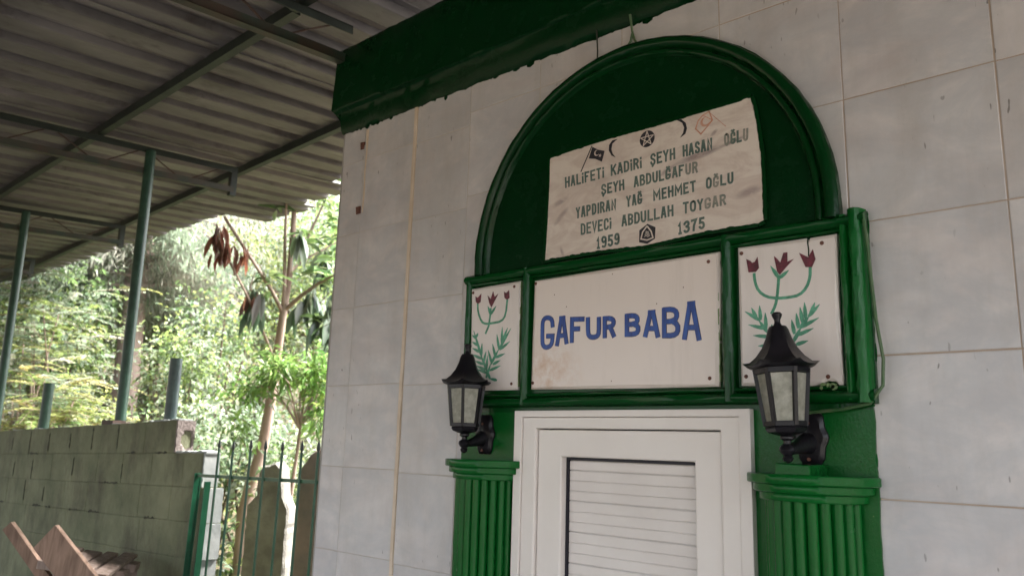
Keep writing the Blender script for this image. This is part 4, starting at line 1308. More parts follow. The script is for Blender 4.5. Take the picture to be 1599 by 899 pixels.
def sheet(x0, x1, y0, y1, dz, slope_drop=0.0):
    """trapezoid-ribbed sheet; ribs run down the slope"""
    mbx = MB()
    pitch = .29
    offs = [(0, 0), (.07, .002), (.148, 0), (.152, -.004), (.158, 0), (.172, .040), (.215, .042), (.256, .040), (.270, 0), (.276, -.004), (.282, 0), (.29, 0)]
    xs_, hs_ = [], []
    x = x0
    while x < x1 - .01:
        for o_, h_ in offs[:-1]:
            xs_.append(x + o_); hs_.append(h_)
        x += pitch
    xs_ += [x, x + .03]; hs_ += [0, .002]
    ny = 20
    b = 0
    th = .006
    dents = [random.uniform(-.004, .004) for _ in range(ny + 1)]
    for s in (0, 1):
        for j in range(ny + 1):
            t_ = j / ny
            for i, (xx, hh) in enumerate(zip(xs_, hs_)):
                ye = y1 + .020 * math.sin(xx * 9.1) + .014 * math.sin(xx * 23)
                y = y0 + (ye - y0) * t_
                mbx.v.append((xx, y, roof_z(y) + .064 + dz + hh + s * th + dents[j]))
    nx_ = len(xs_)
    for s in (0, 1):
        for j in range(ny):
            for i in range(nx_ - 1):
                q = s * nx_ * (ny + 1) + j * nx_ + i
                mbx.f.append([q, q + 1, q + nx_ + 1, q + nx_]); mbx.m.append(0)
    off = nx_ * (ny + 1)
    for i in range(nx_ - 1):
        for j in (0, ny):
            q = j * nx_ + i
            mbx.f.append([q, q + 1, q + 1 + off, q + off]); mbx.m.append(0)
    for j in range(ny):
        for i in (0, nx_ - 1):
            q = j * nx_ + i
            mbx.f.append([q, q + nx_, q + nx_ + off, q + off]); mbx.m.append(0)
    mbx.build('roof_sheet', M['roof'], can)
M['roof'] = roof_mat()
x = -13.52
k = 0
while x < 3.4:
    w = .87
    if x + w < -7.40:
        ye = 3.84 + random.uniform(-.04, .04)
    elif x < -5.0:
        ye = 4.36 - .23 * (x + w / 2 + 7.0) + random.uniform(-.04, .04)
    else:
        ye = 3.72 + random.uniform(-.03, .03)
    if x > -3.3:
        ye = 3.0
    sheet(x, x + w, -5.5, ye, .008 * (k % 2))
    x += w
    k += 1
def pipe(name, x, y, z0, z1, r, mat, parent=None, lean=0.0, hollow=False):
    mbx = MB()
    pts = [(x + lean * (z1 - z) / max(1e-6, z1 - z0), y, z) for z in np.linspace(z0, z1, 8)]
    mbx.tube(pts, r, 18, 0, True)
    return mbx.build(name, mat, parent, True)
WALL_TOP = lambda x: .094 + .0305 * (x + 4.64)
p1 = pipe('post', -5.69, 2.34, WALL_TOP(-5.65), 2.035, .036, M['green_old'], can, .04)
mb = MB()
mb.box(-5.77, -5.60, 2.27, 2.36, WALL_TOP(-5.65) - .004, WALL_TOP(-5.65) + .028, 0, .002)
mb.build('base_plate', M['rod'], p1)
pipe('post', -8.31, 2.34, WALL_TOP(-8.3), 2.035, .037, M['green_old'], can, .06)
pipe('post', -10.97, 2.34, WALL_TOP(-10.97), 2.035, .037, M['green_old'], can)

def stub(x, y, z0, z1, r, mat, label):
    mbx = MB()
    n = 18
    ring = [(r, z0), (r, z1), (r * .86, z1), (r * .86, z1 - .06), (0.0, z1 - .061)]
    mbx.lathe(ring, (x, y, 0), n)
    tag(mbx.build('pipe_stub', mat, None, True), label, 'pipe', 'cut-off pipes standing on the block wall')
M['stub_dark'] = plain('dark_blue_green_pipe', (0.016, 0.032, 0.034), (0.05, 0.085, 0.075), 0.45, 10, 0.2, 80)
stub(-4.915, 2.335, WALL_TOP(-4.915) - .005, .478, .037, M['stub_dark'], 'dark cut-off pipe near the broken end of the block wall')
stub(-7.06, 2.335, WALL_TOP(-7.06) - .005, .386, .039, M['green_old'], 'bright green cut-off pipe on the block wall between two posts')

# ---------------------------------------------------------------- block wall
bw = empty('block_wall', (-4.7, 2.3, GROUND), 'greenish limewashed concrete block wall with a broken stepped end', 'wall')
YW0, YW1 = 2.262, 2.358
mb = MB()
mj = MB()
BH, BL_ = .1905, .40
def wz(x, d):
    return WALL_TOP(x) - d
def blk(x0, x1, d0, d1, jit=.004, inset=.004):
    """one block between x0..x1, d0..d1 below the wall top, corners jittered, rim rounded"""
    y = YW0 + random.uniform(-.0015, .0015)
    r = random.uniform(.002, .005)
    c = [(x0, d1), (x1, d1), (x1, d0), (x0, d0)]
    cc = [(x + random.uniform(-jit, jit), d + random.uniform(-jit, jit)) for x, d in c]
    cx_ = (x0 + x1) / 2; cd_ = (d0 + d1) / 2
    inn = [(x + (r if x < cx_ else -r), d + (r if d < cd_ else -r)) for x, d in cc]
    v = [(x, y, wz(x, d)) for x, d in inn] + [(x, y + r * .9, wz(x, d)) for x, d in cc] + [(x, YW1, wz(x, d)) for x, d in cc]
    fs = [(0, 1, 2, 3)] + [(k * 4 + i, k * 4 + (i + 1) % 4, k * 4 + 4 + (i + 1) % 4, k * 4 + 4 + i) for k in range(2) for i in range(4)] + [(11, 10, 9, 8)]
    mb.add(v, fs)
ends = [-4.665, -4.315, -4.245, -4.235, -4.25, -4.24, -4.25, -4.24, -4.25, -4.24]
JOINTS = []
for cidx in range(4):
    d0, d1 = cidx * BH, (cidx + 1) * BH
    xe = ends[cidx]
    x = xe
    first = True
    while x > -10.2:
        L = BL_ if not (first and cidx % 2) else .22
        if cidx == 3:
            L = random.choice([.8, 1.2])
        first = False
        x0 = x - L * random.uniform(.97, 1.03)
        g = .0003
        blk(x0 + g, x - .0002, d0 + .0003, d1, .0008)
        if x0 < -5.3 and cidx < 3 and random.random() < .62:
            JOINTS.append(((x0, d0 + random.uniform(.0, .07)), (x0 + random.uniform(-.006, .006), d1 - random.uniform(0, .04))))
        if x0 < -5.0 and random.random() < (.5, .6, .85, .0)[cidx]:
            u0, u1 = sorted((random.random(), random.random()))
            if u1 - u0 > .2:
                JOINTS.append(((x0 + L * u0, d1), (x0 + L * u1, d1 + random.uniform(-.004, .004))))
        x = x0
blk(-10.2, ends[4], 4 * BH + .0004, 1.9, .001)
body = mb.build('masonry', M['block'], bw, False)
for (xa, da), (xb, db) in JOINTS:           # joints that have opened, and the lip of paint below them
    n = max(4, int(math.hypot(xb - xa, db - da) / .018))
    up_, lo_ = [], []
    vert = abs(xb - xa) < abs(db - da)
    for i in range(n + 1):
        t_ = i / n
        x, d = xa + (xb - xa) * t_ + random.uniform(-.003, .003), da + (db - da) * t_ + random.uniform(-.003, .003)
        w = random.choice([.0015, .003, .005, .008, .011]) * (.3 if i in (0, n) else 1)
        up_.append((x - w, wz(x, d)) if vert else (x, wz(x, d) + w))
        lo_.append((x + w, wz(x, d)) if vert else (x, wz(x, d) - w * .5))
    mb = MB()
    for i in range(n):
        mb.plate([up_[i], up_[i + 1], lo_[i + 1], lo_[i]], YW0 - .0030, YW0 + .003)
    mb.build('open_joint', M['mortar'], body)
mb = MB()
mb.add([(-10.2, YW0 + .012, wz(-10.2, .02)), (-4.70, YW0 + .012, wz(-4.7, .02)), (-4.70, YW0 + .012, GROUND), (-10.2, YW0 + .012, GROUND),
        (-10.2, YW1 - .006, wz(-10.2, .02)), (-4.70, YW1 - .006, wz(-4.7, .02)), (-4.70, YW1 - .006, GROUND), (-10.2, YW1 - .006, GROUND)],
       [(0, 1, 2, 3), (4, 7, 6, 5), (0, 4, 5, 1), (1, 5, 6, 2), (0, 3, 7, 4)])
mb.add([(-4.70, YW0 + .012, wz(-4.7, .2)), (-4.27, YW0 + .012, wz(-4.3, .4)), (-4.27, YW0 + .012, GROUND), (-4.70, YW0 + .012, GROUND),
        (-4.70, YW1 - .006, wz(-4.7, .2)), (-4.27, YW1 - .006, wz(-4.3, .4)), (-4.27, YW1 - .006, GROUND), (-4.70, YW1 - .006, GROUND)],
       [(0, 1, 2, 3), (4, 7, 6, 5), (0, 4, 5, 1), (1, 5, 6, 2)])
mb.build('mortar', M['mortar'], body)
# rough end faces of the courses
def rough_end(xe, d0, d1, mat, name, hollow=False, y0=YW0 + .004, y1=YW1 + .002):
    n, m = 8, 10
    mbx = MB()
    for j in range(m + 1):
        for i in range(n + 1):
            u, v_ = i / n, j / m
            e = .0018 if 0 < i < n and 0 < j < m else .001
            dx = random.uniform(-e, e) * .8 + .012
            if hollow:
                q = math.hypot((u - .62) / .30, (v_ - .62) / .30)
                if q < 1:
                    dx -= .10 * (1 - q * q)
            d = d0 + (d1 - d0) * v_
            yy = y0 + (y1 - y0) * u + random.uniform(-.003, .003)
            mbx.v.append((xe + dx, yy, wz(xe, d) + random.uniform(-.003, .003)))
    for j in range(m):
        for i in range(n):
            q = j * (n + 1) + i
            mbx.f.append([q, q + 1, q + n + 2, q + n + 1]); mbx.m.append(0)
    b = len(mbx.v)
    mbx.v += [(xe - .004, y, wz(xe, d)) for y, d in ((y0, d0), (y1, d0), (y1, d1), (y0, d1))]
    rim = [i for i in range(n + 1)], [j * (n + 1) + n for j in range(m + 1)], [m * (n + 1) + i for i in range(n, -1, -1)], [j * (n + 1) for j in range(m, -1, -1)]
    for k, rr_ in enumerate(rim):
        mbx.f.append(rr_[::-1] + [b + k, b + (k + 1) % 4]); mbx.m.append(0)
    mbx.build(name, mat, bw, True)
rough_end(-4.665, .002, BH - .004, M['block_raw'], 'broken_block', True, YW0, YW1 + .015)
rough_end(-4.315, BH + .002, 2 * BH - .004, M['block_end'], 'block_end')
for c_ in range(2, 9):
    rough_end(ends[c_], c_ * BH + .002, (c_ + 1) * BH - .003, M['block_end'], 'block_end')
# mortar smeared on top of the steps
mb = MB()
def lump(x0, x1, d, h, mi=0):
    n = 10
    for i in range(n):
        a, b_ = x0 + (x1 - x0) * i / n, x0 + (x1 - x0) * (i + 1) / n
        z = wz(a, d)
        mb.obox(((a + b_) / 2, (YW0 + YW1) / 2, z + h * random.uniform(-.2, .6)), ((b_ - a) * .62, 0, random.uniform(-.004, .004)), (0, (YW1 - YW0) / 2 * random.uniform(.8, 1.0), 0), (0, 0, h), mi)
lump(-5.05, -4.66, 0, .007)
lump(-4.65, -4.30, BH, .008)
lump(-9.9, -5.05, 0, .003)
mb.build('mortar_cap', M['block_end'], bw, False, .004)

# ---------------------------------------------------------------- gate
gate = empty('garden_gate', (-4.2, 2.215, GROUND), 'green steel garden gate with spear-topped bars between block wall and tomb', 'gate')
YG = 2.215
gz = lambda x: -.208 + .018 * (x + 4.27)
mb = MB()
mb.bar((-4.30, YG, GROUND + .05), (-4.262, YG, gz(-4.26) + .012), .038, .006, 0, (1, 0, 0))
mb.bar((-4.30, YG, GROUND + .05), (-4.277, YG + .018, gz(-4.26) + .010), .006, .040, 0, (1, 0, 0))
mb.build('hinge_stile', M['gate'], gate)
mb = MB()
mb.bar((-4.225, YG + .012, GROUND + .05), (-4.170, YG + .012, gz(-4.2) - .030), .034, .010, 0, (1, 0, 0))
mb.build('gate_post', M['gate'], gate)
mb = MB()
mb.bar((-4.275, YG, gz(-4.275)), (-3.11, YG, gz(-3.11)), .016, .016)
mb.build('top_rail', M['gate'], gate)
mb = MB()
mb.bar((-4.29, YG, GROUND + .2), (-3.11, YG, GROUND + .2), .016, .016)
mb.build('bottom_rail', M['gate'], gate)
for tx, lean in ((-4.037, -.052), (-3.893, -.046), (-3.722, -.040), (-3.585, -.044), (-3.435, -.036), (-3.272, -.030), (-3.14, -.03)):
    tz = -.012 + random.uniform(-.006, .006) + .012 * (tx + 4.05)
    zb = GROUND + .08
    xa = lambda z: tx + lean * 0.35 * (tz - z)
    mb = MB()
    mb.tube([(xa(zb), YG - .013, zb), (xa(-.6), YG - .013, -.6), (tx, YG - .013, tz - .055)], .0065, 8)
    br_ = mb.build('bar', M['gate'], gate, True)
    mb = MB()
    mb.lathe([(.006, -.068), (.007, -.058), (.005, -.052), (.012, -.040), (.009, -.022), (.0015, .0)], (tx, YG - .013, tz), 8, 0, 0, 1, .7)
    mb.build('spear_tip', M['tip'], br_, True)

# ---------------------------------------------------------------- gravestones
def headstone(poly, c, yaw, thick, mat, label, group='old headstones behind the gate'):
    """outline (u, z) in metres, stood at c and turned by yaw, chipped all over"""
    mbx = MB()
    dense = []
    for (u0, z0), (u1, z1) in zip(poly, poly[1:] + poly[:1]):
        L = math.hypot(u1 - u0, z1 - z0)
        k = max(1, int(L / .035))
        for i in range(k):
            dense.append((u0 + (u1 - u0) * i / k + random.uniform(-.006, .006), z0 + (z1 - z0) * i / k + random.uniform(-.006, .006)))
    n = len(dense)
    ca_, sa_ = math.cos(yaw), math.sin(yaw)
    cu = sum(p[0] for p in dense) / n; cz_ = sum(p[1] for p in dense) / n
    for w, s in ((-thick / 2, .93), (-thick / 2 + .018, 1), (thick / 2 - .018, 1), (thick / 2, .93)):
        for u, z in dense:
            uu = cu + (u - cu) * s; zz_ = cz_ + (z - cz_) * (1 if s == 1 else .985)
            ww = w + random.uniform(-.004, .004)
            mbx.v.append((c[0] + uu * ca_ - ww * sa_, c[1] + uu * sa_ + ww * ca_, zz_))
    for l in range(3):
        for i in range(n):
            mbx.f.append([l * n + i, l * n + (i + 1) % n, (l + 1) * n + (i + 1) % n, (l + 1) * n + i]); mbx.m.append(0)
    mbx.f.append([i for i in range(n)]); mbx.m.append(0)
    mbx.f.append([3 * n + i for i in range(n)][::-1]); mbx.m.append(0)
    tag(mbx.build('gravestone', mat), label, 'gravestone', group)
headstone([(-.155, -1.75), (.155, -1.75), (.150, -.46), (.10, -.385), (.085, -.26), (.080, -.20), (.03, -.165), (-.04, -.185), (-.085, -.215), (-.088, -.385), (-.150, -.455)],
          (-5.085, 3.215), math.radians(36), .17, M['stone'], 'grey shouldered gravestone with a narrow head seen through the gate bars')
headstone([(-.15, -1.75), (.15, -1.75), (.14, -.16), (.10, -.07), (.02, -.045), (-.06, -.09), (-.12, -.20)],
          (-4.60, 3.26), math.radians(36), .15, M['stone_red'], 'reddish patched gravestone beside the corner of the tiled building')

# ---------------------------------------------------------------- timber leaning at the block wall
pal = empty('wooden_pallet', (-5.0, 1.9, GROUND), 'greyed wooden pallet boards stacked in front of the block wall', 'pallet')
e_ = Vector((-.48, .38, .035)).normalized()
f_ = Vector((.22, .19, -.045)); f_ = (f_ - e_ * f_.dot(e_)).normalized()
n_p = e_.cross(f_).normalized()
if n_p.z < 0:
    n_p = -n_p
P0 = Vector((-4.955, 1.90, -.64))
for t_, L, w in ((.0, .34, .085), (.10, .36, .09), (.19, .50, .065), (.285, .55, .075)):
    mb = MB()
    top_ = P0 + f_ * t_ + n_p * random.uniform(-.004, .008) + e_ * random.uniform(-.03, .03)
    mb.obox(top_ - e_ * L / 2, e_ * L / 2, f_ * (w / 2), n_p * .011)
    mb.build('deck_board', M['wood_grey'], pal, False, .003)
for s in (.07, .28):
    mb = MB()
    c_ = P0 + f_ * .14 - e_ * s - n_p * .034
    mb.obox(c_, f_ * .22, e_ * .045, n_p * .022)
    mb.build('bearer', M['wood_grey'], pal, False, .003)
for k in (-.04, .32):
    mb = MB()
    c_ = P0 + f_ * k - e_ * .07 - n_p * .05
    mb.box(c_.x - .035, c_.x + .035, c_.y - .03, c_.y + .03, GROUND, c_.z + .01)
    mb.build('leg', M['wood_grey'], pal, False, .003)
def plank(name, a, b, w, t_, side, mat, label):
    a, b = Vector(a), Vector(b)
    d = b - a
    s = Vector(side)
    s = (s - d * (s.dot(d) / d.dot(d))).normalized()
    n_ = d.normalized().cross(s)
    mbx = MB()
    mbx.obox((a + b) / 2, d / 2, s * (w / 2), n_ * (t_ / 2))
    tag(mbx.build(name, mat, None, False, .004), label, 'plank', 'loose planks on the pallet')
plank('wooden_plank', (-4.554, 1.590, -.518), (-4.19, 1.79, -.87), .155, .033, (.10, .07, .07), M['wood'], 'thick brown plank with pointed grain leaning against the pallet')
plank('wooden_plank', (-5.00, 1.55, -.500), (-4.73, 1.76, -.86), .062, .033, (.08, .06, .09), M['wood'], 'narrow brown batten leaning behind the thick plank')

# ---------------------------------------------------------------- vegetation
def np_mesh(name, V, F, C, mat, parent=None, smooth=False):
    """V (n,3), F (m,k) faces of one size, C (n,4) colours"""
    me = bpy.data.meshes.new(name)
    k = F.shape[1]
    me.vertices.add(len(V)); me.loops.add(F.size); me.polygons.add(len(F))
    me.vertices.foreach_set('co', V.astype(np.float32).ravel())
    me.loops.foreach_set('vertex_index', F.astype(np.int32).ravel())
    me.polygons.foreach_set('loop_start', np.arange(0, F.size, k, dtype=np.int32))
    me.polygons.foreach_set('loop_total', np.full(len(F), k, dtype=np.int32))
    me.update(calc_edges=True)
    ca_ = me.color_attributes.new('tint', 'FLOAT_COLOR', 'POINT')
    ca_.data.foreach_set('color', C.astype(np.float32).ravel())
    me.materials.append(mat)
    o_ = bpy.data.objects.new(name, me)
    COL.objects.link(o_)
    if parent is not None:
        o_.parent = parent
        o_.location = -Vector(parent.location)
    return o_
def unit(a):
    return a / (np.linalg.norm(a, axis=-1, keepdims=True) + 1e-9)
def leaves(P, Dr, L, W, cols, droop=.25, fold=.25, fine=False):
    """arrays of leaf blades: base points P, directions Dr, lengths L, widths W, colours cols -> V, F, C"""
    n = len(P)
    Dr = unit(Dr)
    side = unit(np.cross(Dr, rng.normal(size=(n, 3)) * .5 + np.array((0, 0, 1.0))))
    nr = np.cross(side, Dr)
    L = np.broadcast_to(L, (n,))[:, None]; W = np.broadcast_to(W, (n,))[:, None]
    st_ = [(0, .06), (.30, .78), (.62, .92), (.85, .5), (1, .03)] if fine else [(0, .12), (.45, 1.0), (1, .06)]
    rows = []
    for t_, hw in st_:
        c = P + Dr * L * t_ - np.array((0, 0, 1.0)) * L * droop * t_ * t_
        up = nr * W * fold * hw
        rows.append((c + side * W * .5 * hw + up, c, c - side * W * .5 * hw + up))
    V = np.stack([q for r in rows for q in r], axis=1).reshape(-1, 3)
    m = len(st_)
    fl = []
    for i in range(m - 1):
        for j in range(2):
            a = i * 3 + j
            fl.append((a, a + 1, a + 4, a + 3))
    fl = np.array(fl)
    F = (np.arange(n)[:, None, None] * (m * 3) + fl[None]).reshape(-1, 4)
    C = np.repeat(np.concatenate([cols, np.ones((n, 1))], 1), m * 3, axis=0)
    return V, F, C
def merge(parts):
    V, F, C, o_ = [], [], [], 0
    for v, f, c in parts:
        V.append(v); F.append(f + o_); C.append(c); o_ += len(v)
    return np.concatenate(V), np.concatenate(F), np.concatenate(C)
def palette(cols, n, var=.18):
    c = np.array(cols)[rng.integers(0, len(cols), n)]
    c = c * .84 + c.mean(axis=1, keepdims=True) * .16 + .012
    return np.clip(c * rng.normal(1, var, (n, 1)) * rng.normal(1, .06, (n, 3)), .004, .9)
def blob(center, rad, n_cl, n_leaf, L, W, cols, spread=.22, up=.25, hollow=.35, droop=.25):
    """crown: leaf clumps through an ellipsoid's volume, each clump with its own tone"""
    d = unit(rng.normal(size=(n_cl, 3)))
    r = (hollow + (1 - hollow) * rng.random((n_cl, 1)) ** .6)
    cc = np.array(center) + d * r * np.array(rad) * (1 + .22 * rng.normal(size=(n_cl, 1)))
    tone = palette(cols, n_cl, .22)
    idx = np.repeat(np.arange(n_cl), n_leaf)
    n = len(idx)
    sp = spread * (0.6 + .8 * rng.random((n_cl, 1)))[idx]
    off = rng.normal(size=(n, 3)) * sp * np.array((1, 1, .75))
    P = cc[idx] + off
    Dr = unit(off + 1e-6) * .7 + rng.normal(size=(n, 3)) * .5 + np.array((0, 0, up))
    col = np.clip(tone[idx] * rng.normal(1, .14, (n, 1)), .004, .9)
    return leaves(P, Dr, L * rng.uniform(.6, 1.25, n), W * rng.uniform(.7, 1.2, n), col, droop), cc
def pol(az, r, z):
    a = math.radians(az)
    return (r * math.cos(a), r * math.sin(a), z)
LEAFBANK = {
 'twig': [(.27, .21, .16), (.20, .16, .12), (.25, .24, .15)],
 'mid': [(.06, .11, .022), (.085, .14, .03), (.045, .085, .02)],
 'dark': [(.035, .065, .02), (.05, .085, .028), (.06, .10, .03)],
 'lime': [(.17, .23, .045), (.22, .26, .06), (.12, .19, .04)],
 'yellow': [(.34, .32, .08), (.26, .28, .07), (.20, .24, .06)],
 'grey': [(.21, .235, .165), (.27, .285, .215), (.17, .195, .13), (.29, .285, .235)],
 'pale': [(.20, .26, .16), (.26, .31, .21), (.16, .22, .12)],
 'ivy': [(.22, .27, .17), (.12, .17, .075), (.30, .33, .24), (.08, .12, .045)],
}
def trunk_mesh(pts, rad, mat, name, parent, n=10, wob=.06):
    mbx = MB()
    mbx.tube(pts, rad, n, 0, True, wob)
    return mbx.build(name, mat, parent, True)
def limbs(base, top_r, centers, mat, parent, r0=.03, count=10):
    mbx = MB()
    for c in centers[:count]:
        b = Vector(base); c = Vector(c)
        m = b.lerp(c, .5) + Vector((random.uniform(-.15, .15), random.uniform(-.15, .15), random.uniform(0, .25)))
        mbx.tube([b, m, c], [r0, r0 * .65, r0 * .2], 6)
    return mbx.build('limb', mat, parent, True)

# loquat by the gate: its branches one by one, big drooping leaves
B = LOQUAT_BRANCHES
lq = empty('loquat_tree', (B['main'][0][0], B['main'][0][1], GROUND), 'loquat tree with large drooping leaves and a withered brown branch behind gate', 'tree')
mp_ = [(B['main'][0][0] + .05, B['main'][0][1], GROUND - .05)] + B['main']
trunk_mesh(mp_, [.075, .064, .060, .057, .052, .045, .038, .032, .028, .024, .020], M['bark'], 'trunk', lq, 12, .04)
for key, r0, r1 in (('stem', .021, .010), ('right', .024, .011), ('upper', .016, .008), ('tall', .015, .007), ('cut', .013, .009), ('cutb', .019, .013), ('low', .012, .004), ('twig', .009, .004)):
    pts = B[key]
    trunk_mesh(pts, [r0 + (r1 - r0) * i / (len(pts) - 1) for i in range(len(pts))], M['bark'], 'branch', lq, 8, .05)
parts = []
for (c, kind) in LOQUAT_CLUSTERS:
    n = 9 if kind == 'd' else 10
    P = np.array(c) + rng.normal(size=(n, 3)) * .035
    an = rng.random(n) * 2 * math.pi
    if kind == 'd':
        Dr = np.stack([np.cos(an) * .38, np.sin(an) * .38, -np.ones(n) * .9], 1)
        col = palette([(.045, .085, .045), (.07, .12, .06), (.10, .145, .075), (.15, .19, .14)], n, .2)
        parts.append(leaves(P, Dr, rng.uniform(.17, .28, n), rng.uniform(.065, .10, n), col, .30, .22, True))
    else:
        Dr = np.stack([np.cos(an), np.sin(an), rng.uniform(-.1, .9, n)], 1)
        col = palette([(.10, .19, .04), (.16, .26, .06), (.07, .14, .04), (.20, .28, .09)], n, .2)
        parts.append(leaves(P, Dr, rng.uniform(.14, .26, n), rng.uniform(.045, .07, n), col, .45, .2, True))
np_mesh('crown', *merge(parts), M['leaf_gloss'], lq)
parts = []
for c in LOQUAT_DEAD:
    n = 6
    P = np.array(c) + rng.normal(size=(n, 3)) * .03
    an = rng.random(n) * 2 * math.pi
    Dr = np.stack([np.cos(an) * .35, np.sin(an) * .35, -np.ones(n)], 1)
    parts.append(leaves(P, Dr, rng.uniform(.12, .23, n), rng.uniform(.03, .058, n), palette([(.20, .06, .03), (.26, .10, .05), (.10, .04, .025), (.15, .07, .04)], n, .2), .1, .5, True))
tag(np_mesh('withered_leaves', *merge(parts), M['leaf'], lq), 'withered reddish brown leaves')

# bright citrus shrub
cs = empty('citrus_shrub', (-6.30, 4.08, GROUND), 'bright green citrus shrub in front of the loquat trunk', 'shrub')
trunk_mesh([(-6.28, 4.12, GROUND - .05), (-6.27, 4.12, -.8), (-6.22, 4.14, -.1), (-6.20, 4.16, .45)], [.022, .02, .016, .01], M['bark'], 'stem', cs, 8)
parts = []
centers = []
for c, rad, ncl in (((-6.12, 4.22, .58), (.26, .2, .22), 26), ((-6.36, 4.00, .62), (.26, .2, .16), 22), ((-6.06, 4.24, .26), (.22, .16, .20), 16), ((-6.60, 3.86, .48), (.16, .12, .12), 9), ((-6.66, 3.82, .12), (.07, .07, .14), 4)):
    (p_, cc) = blob(c, rad, ncl, 17, .095, .036, [(.13, .27, .035), (.19, .34, .05), (.10, .21, .03), (.26, .38, .07)], .075, .0, .2, .3)
    parts.append(p_); centers += [tuple(q) for q in cc[:3]]
limbs((-6.22, 4.14, .1), 0, centers, M['bark'], cs, .009, 12)
np_mesh('crown', *merge(parts), M['leaf_gloss'], cs)

# big conifer with a pinkish trunk and grey-green drooping sprays
cf = empty('conifer_tree', (-14.6, 6.08, ground_z(-14.6, 6.08)), 'tall conifer with straight pinkish trunk and feathery grey-green sprays', 'tree')
trunk_mesh([(-14.64, 6.1, -1.2), (-14.57, 6.06, .2), (-14.35, 5.95, 1.4), (-14.08, 5.81, 2.8), (-13.9, 5.75, 4.2), (-13.75, 5.7, 6.5), (-13.7, 5.7, 9.0)], [.25, .22, .205, .19, .16, .11, .05], M['bark_pink'], 'trunk', cf, 14, .05)
parts = []
lm = MB()
for k in range(74):
    zb = 2.5 + 4.6 * rng.random() ** 1.6
    an = rng.random() * 2 * math.pi
    if zb < 3.3 and math.cos(an) * .92 - math.sin(an) * .38 > .45:
        an += math.pi * .8
    ln = rng.uniform(1.4, 3.2) * (1.15 - zb * .07)
    b0_ = np.array((-14.1 + .06 * zb, 5.85 - .02 * zb, zb))
    d_ = np.array((math.cos(an), math.sin(an), -.12))
    pts = [b0_ + d_ * ln * t_ + np.array((0, 0, .25 * math.sin(t_ * 3) - .5 * t_ * t_)) for t_ in (0, .3, .6, 1)]
    lm.tube([tuple(q) for q in pts], [.035, .026, .016, .005], 5)
    nf = 620
    tt = rng.uniform(.12, 1.0, nf)
    base = b0_ + d_ * ln * tt[:, None] + np.stack([np.zeros(nf), np.zeros(nf), .25 * np.sin(tt * 3) - .5 * tt * tt], 1)
    base = base + rng.normal(size=(nf, 3)) * np.array((.16, .16, .16)) - np.stack([np.zeros(nf), np.zeros(nf), rng.random(nf) * .45], 1)
    Dr = np.array((0, 0, -1.0)) * .8 + rng.normal(size=(nf, 3)) * .55 + d_ * .3
    tone = palette(LEAFBANK['grey'], 1, .2)
    parts.append(leaves(base, Dr, rng.uniform(.08, .19, nf), rng.uniform(.014, .032, nf), np.clip(tone * rng.normal(1, .2, (nf, 1)), .01, .6), .15, .1))
lm.build('limb', M['bark_pink'], cf, True)
np_mesh('crown', *merge(parts), M['leaf'], cf)

# feathery compound-leaved shrubs over the wall
def frond_shrub(c, n, span, label, bank, name='feathery_shrub', leaf=.055, rise=.5):
    root = empty(name, (c[0], c[1], ground_z(c[0], c[1])), label, 'shrub')
    parts, st_mb = [], MB()
    gz_ = ground_z(c[0], c[1])
    for s_ in range(5):
        st_mb.tube([(c[0] + random.uniform(-.1, .1), c[1] + random.uniform(-.1, .1), gz_ - .05), (c[0] + random.uniform(-.2, .2) * span[0], c[1] + random.uniform(-.2, .2), (gz_ + c[2]) / 2),
                    (c[0] + random.uniform(-.6, .6) * span[0], c[1] + random.uniform(-.4, .4) * span[1], c[2] + random.uniform(-.3, .5) * span[2])], [.025, .018, .008], 6)
    for k in range(n):
        b_ = np.array(c) + rng.normal(size=3) * np.array(span) * .55
        an = rng.random() * 2 * math.pi
        ln = rng.uniform(.35, .65)
        d_ = np.array((math.cos(an), math.sin(an), rng.uniform(-.1, rise)))
        m = 15
        tt = np.linspace(.12, 1, m)
        ax = b_ + d_ * ln * tt[:, None] - np.stack([np.zeros(m), np.zeros(m), .28 * ln * tt * tt], 1)
        st_mb.tube([tuple(ax[0]), tuple(ax[m // 2]), tuple(ax[-1])], [.004, .003, .0015], 4, 0, False)
        sd_ = unit(np.cross(d_, np.array((0, 0, 1.0))))
        tone = palette(LEAFBANK[bank[rng.integers(0, len(bank))]], 1, .15)
        for sg in (1, -1):
            Dr = sd_ * sg + d_ * .45 + rng.normal(size=(m, 3)) * .12
            parts.append(leaves(ax, Dr, leaf * 1.4 * (1.1 - .5 * tt), leaf * .42, np.clip(np.repeat(tone, m, 0) * rng.normal(1, .12, (m, 1)), .01, .8), .2, .15))
    st_mb.build('stem', M['bark'], root, True)
    np_mesh('foliage', *merge(parts), M['leaf'], root)
frond_shrub((-10.45, 3.35, 1.05), 170, (.75, .6, .75), 'pale feathery compound-leaved shrub above the block wall, green tops', ['pale', 'lime', 'pale'], 'feathery_shrub', .06)
frond_shrub((-9.35, 3.25, .25), 95, (.50, .35, .35), 'low feathery shrub with yellowing fronds just over the block wall', ['lime', 'yellow', 'pale'], 'feathery_shrub', .055)
frond_shrub((-10.1, 2.95, .25), 90, (.7, .5, .5), 'feathery shrub with pale yellow tips behind the bright green pipe stub', ['pale', 'yellow', 'pale'], 'feathery_shrub', .055)

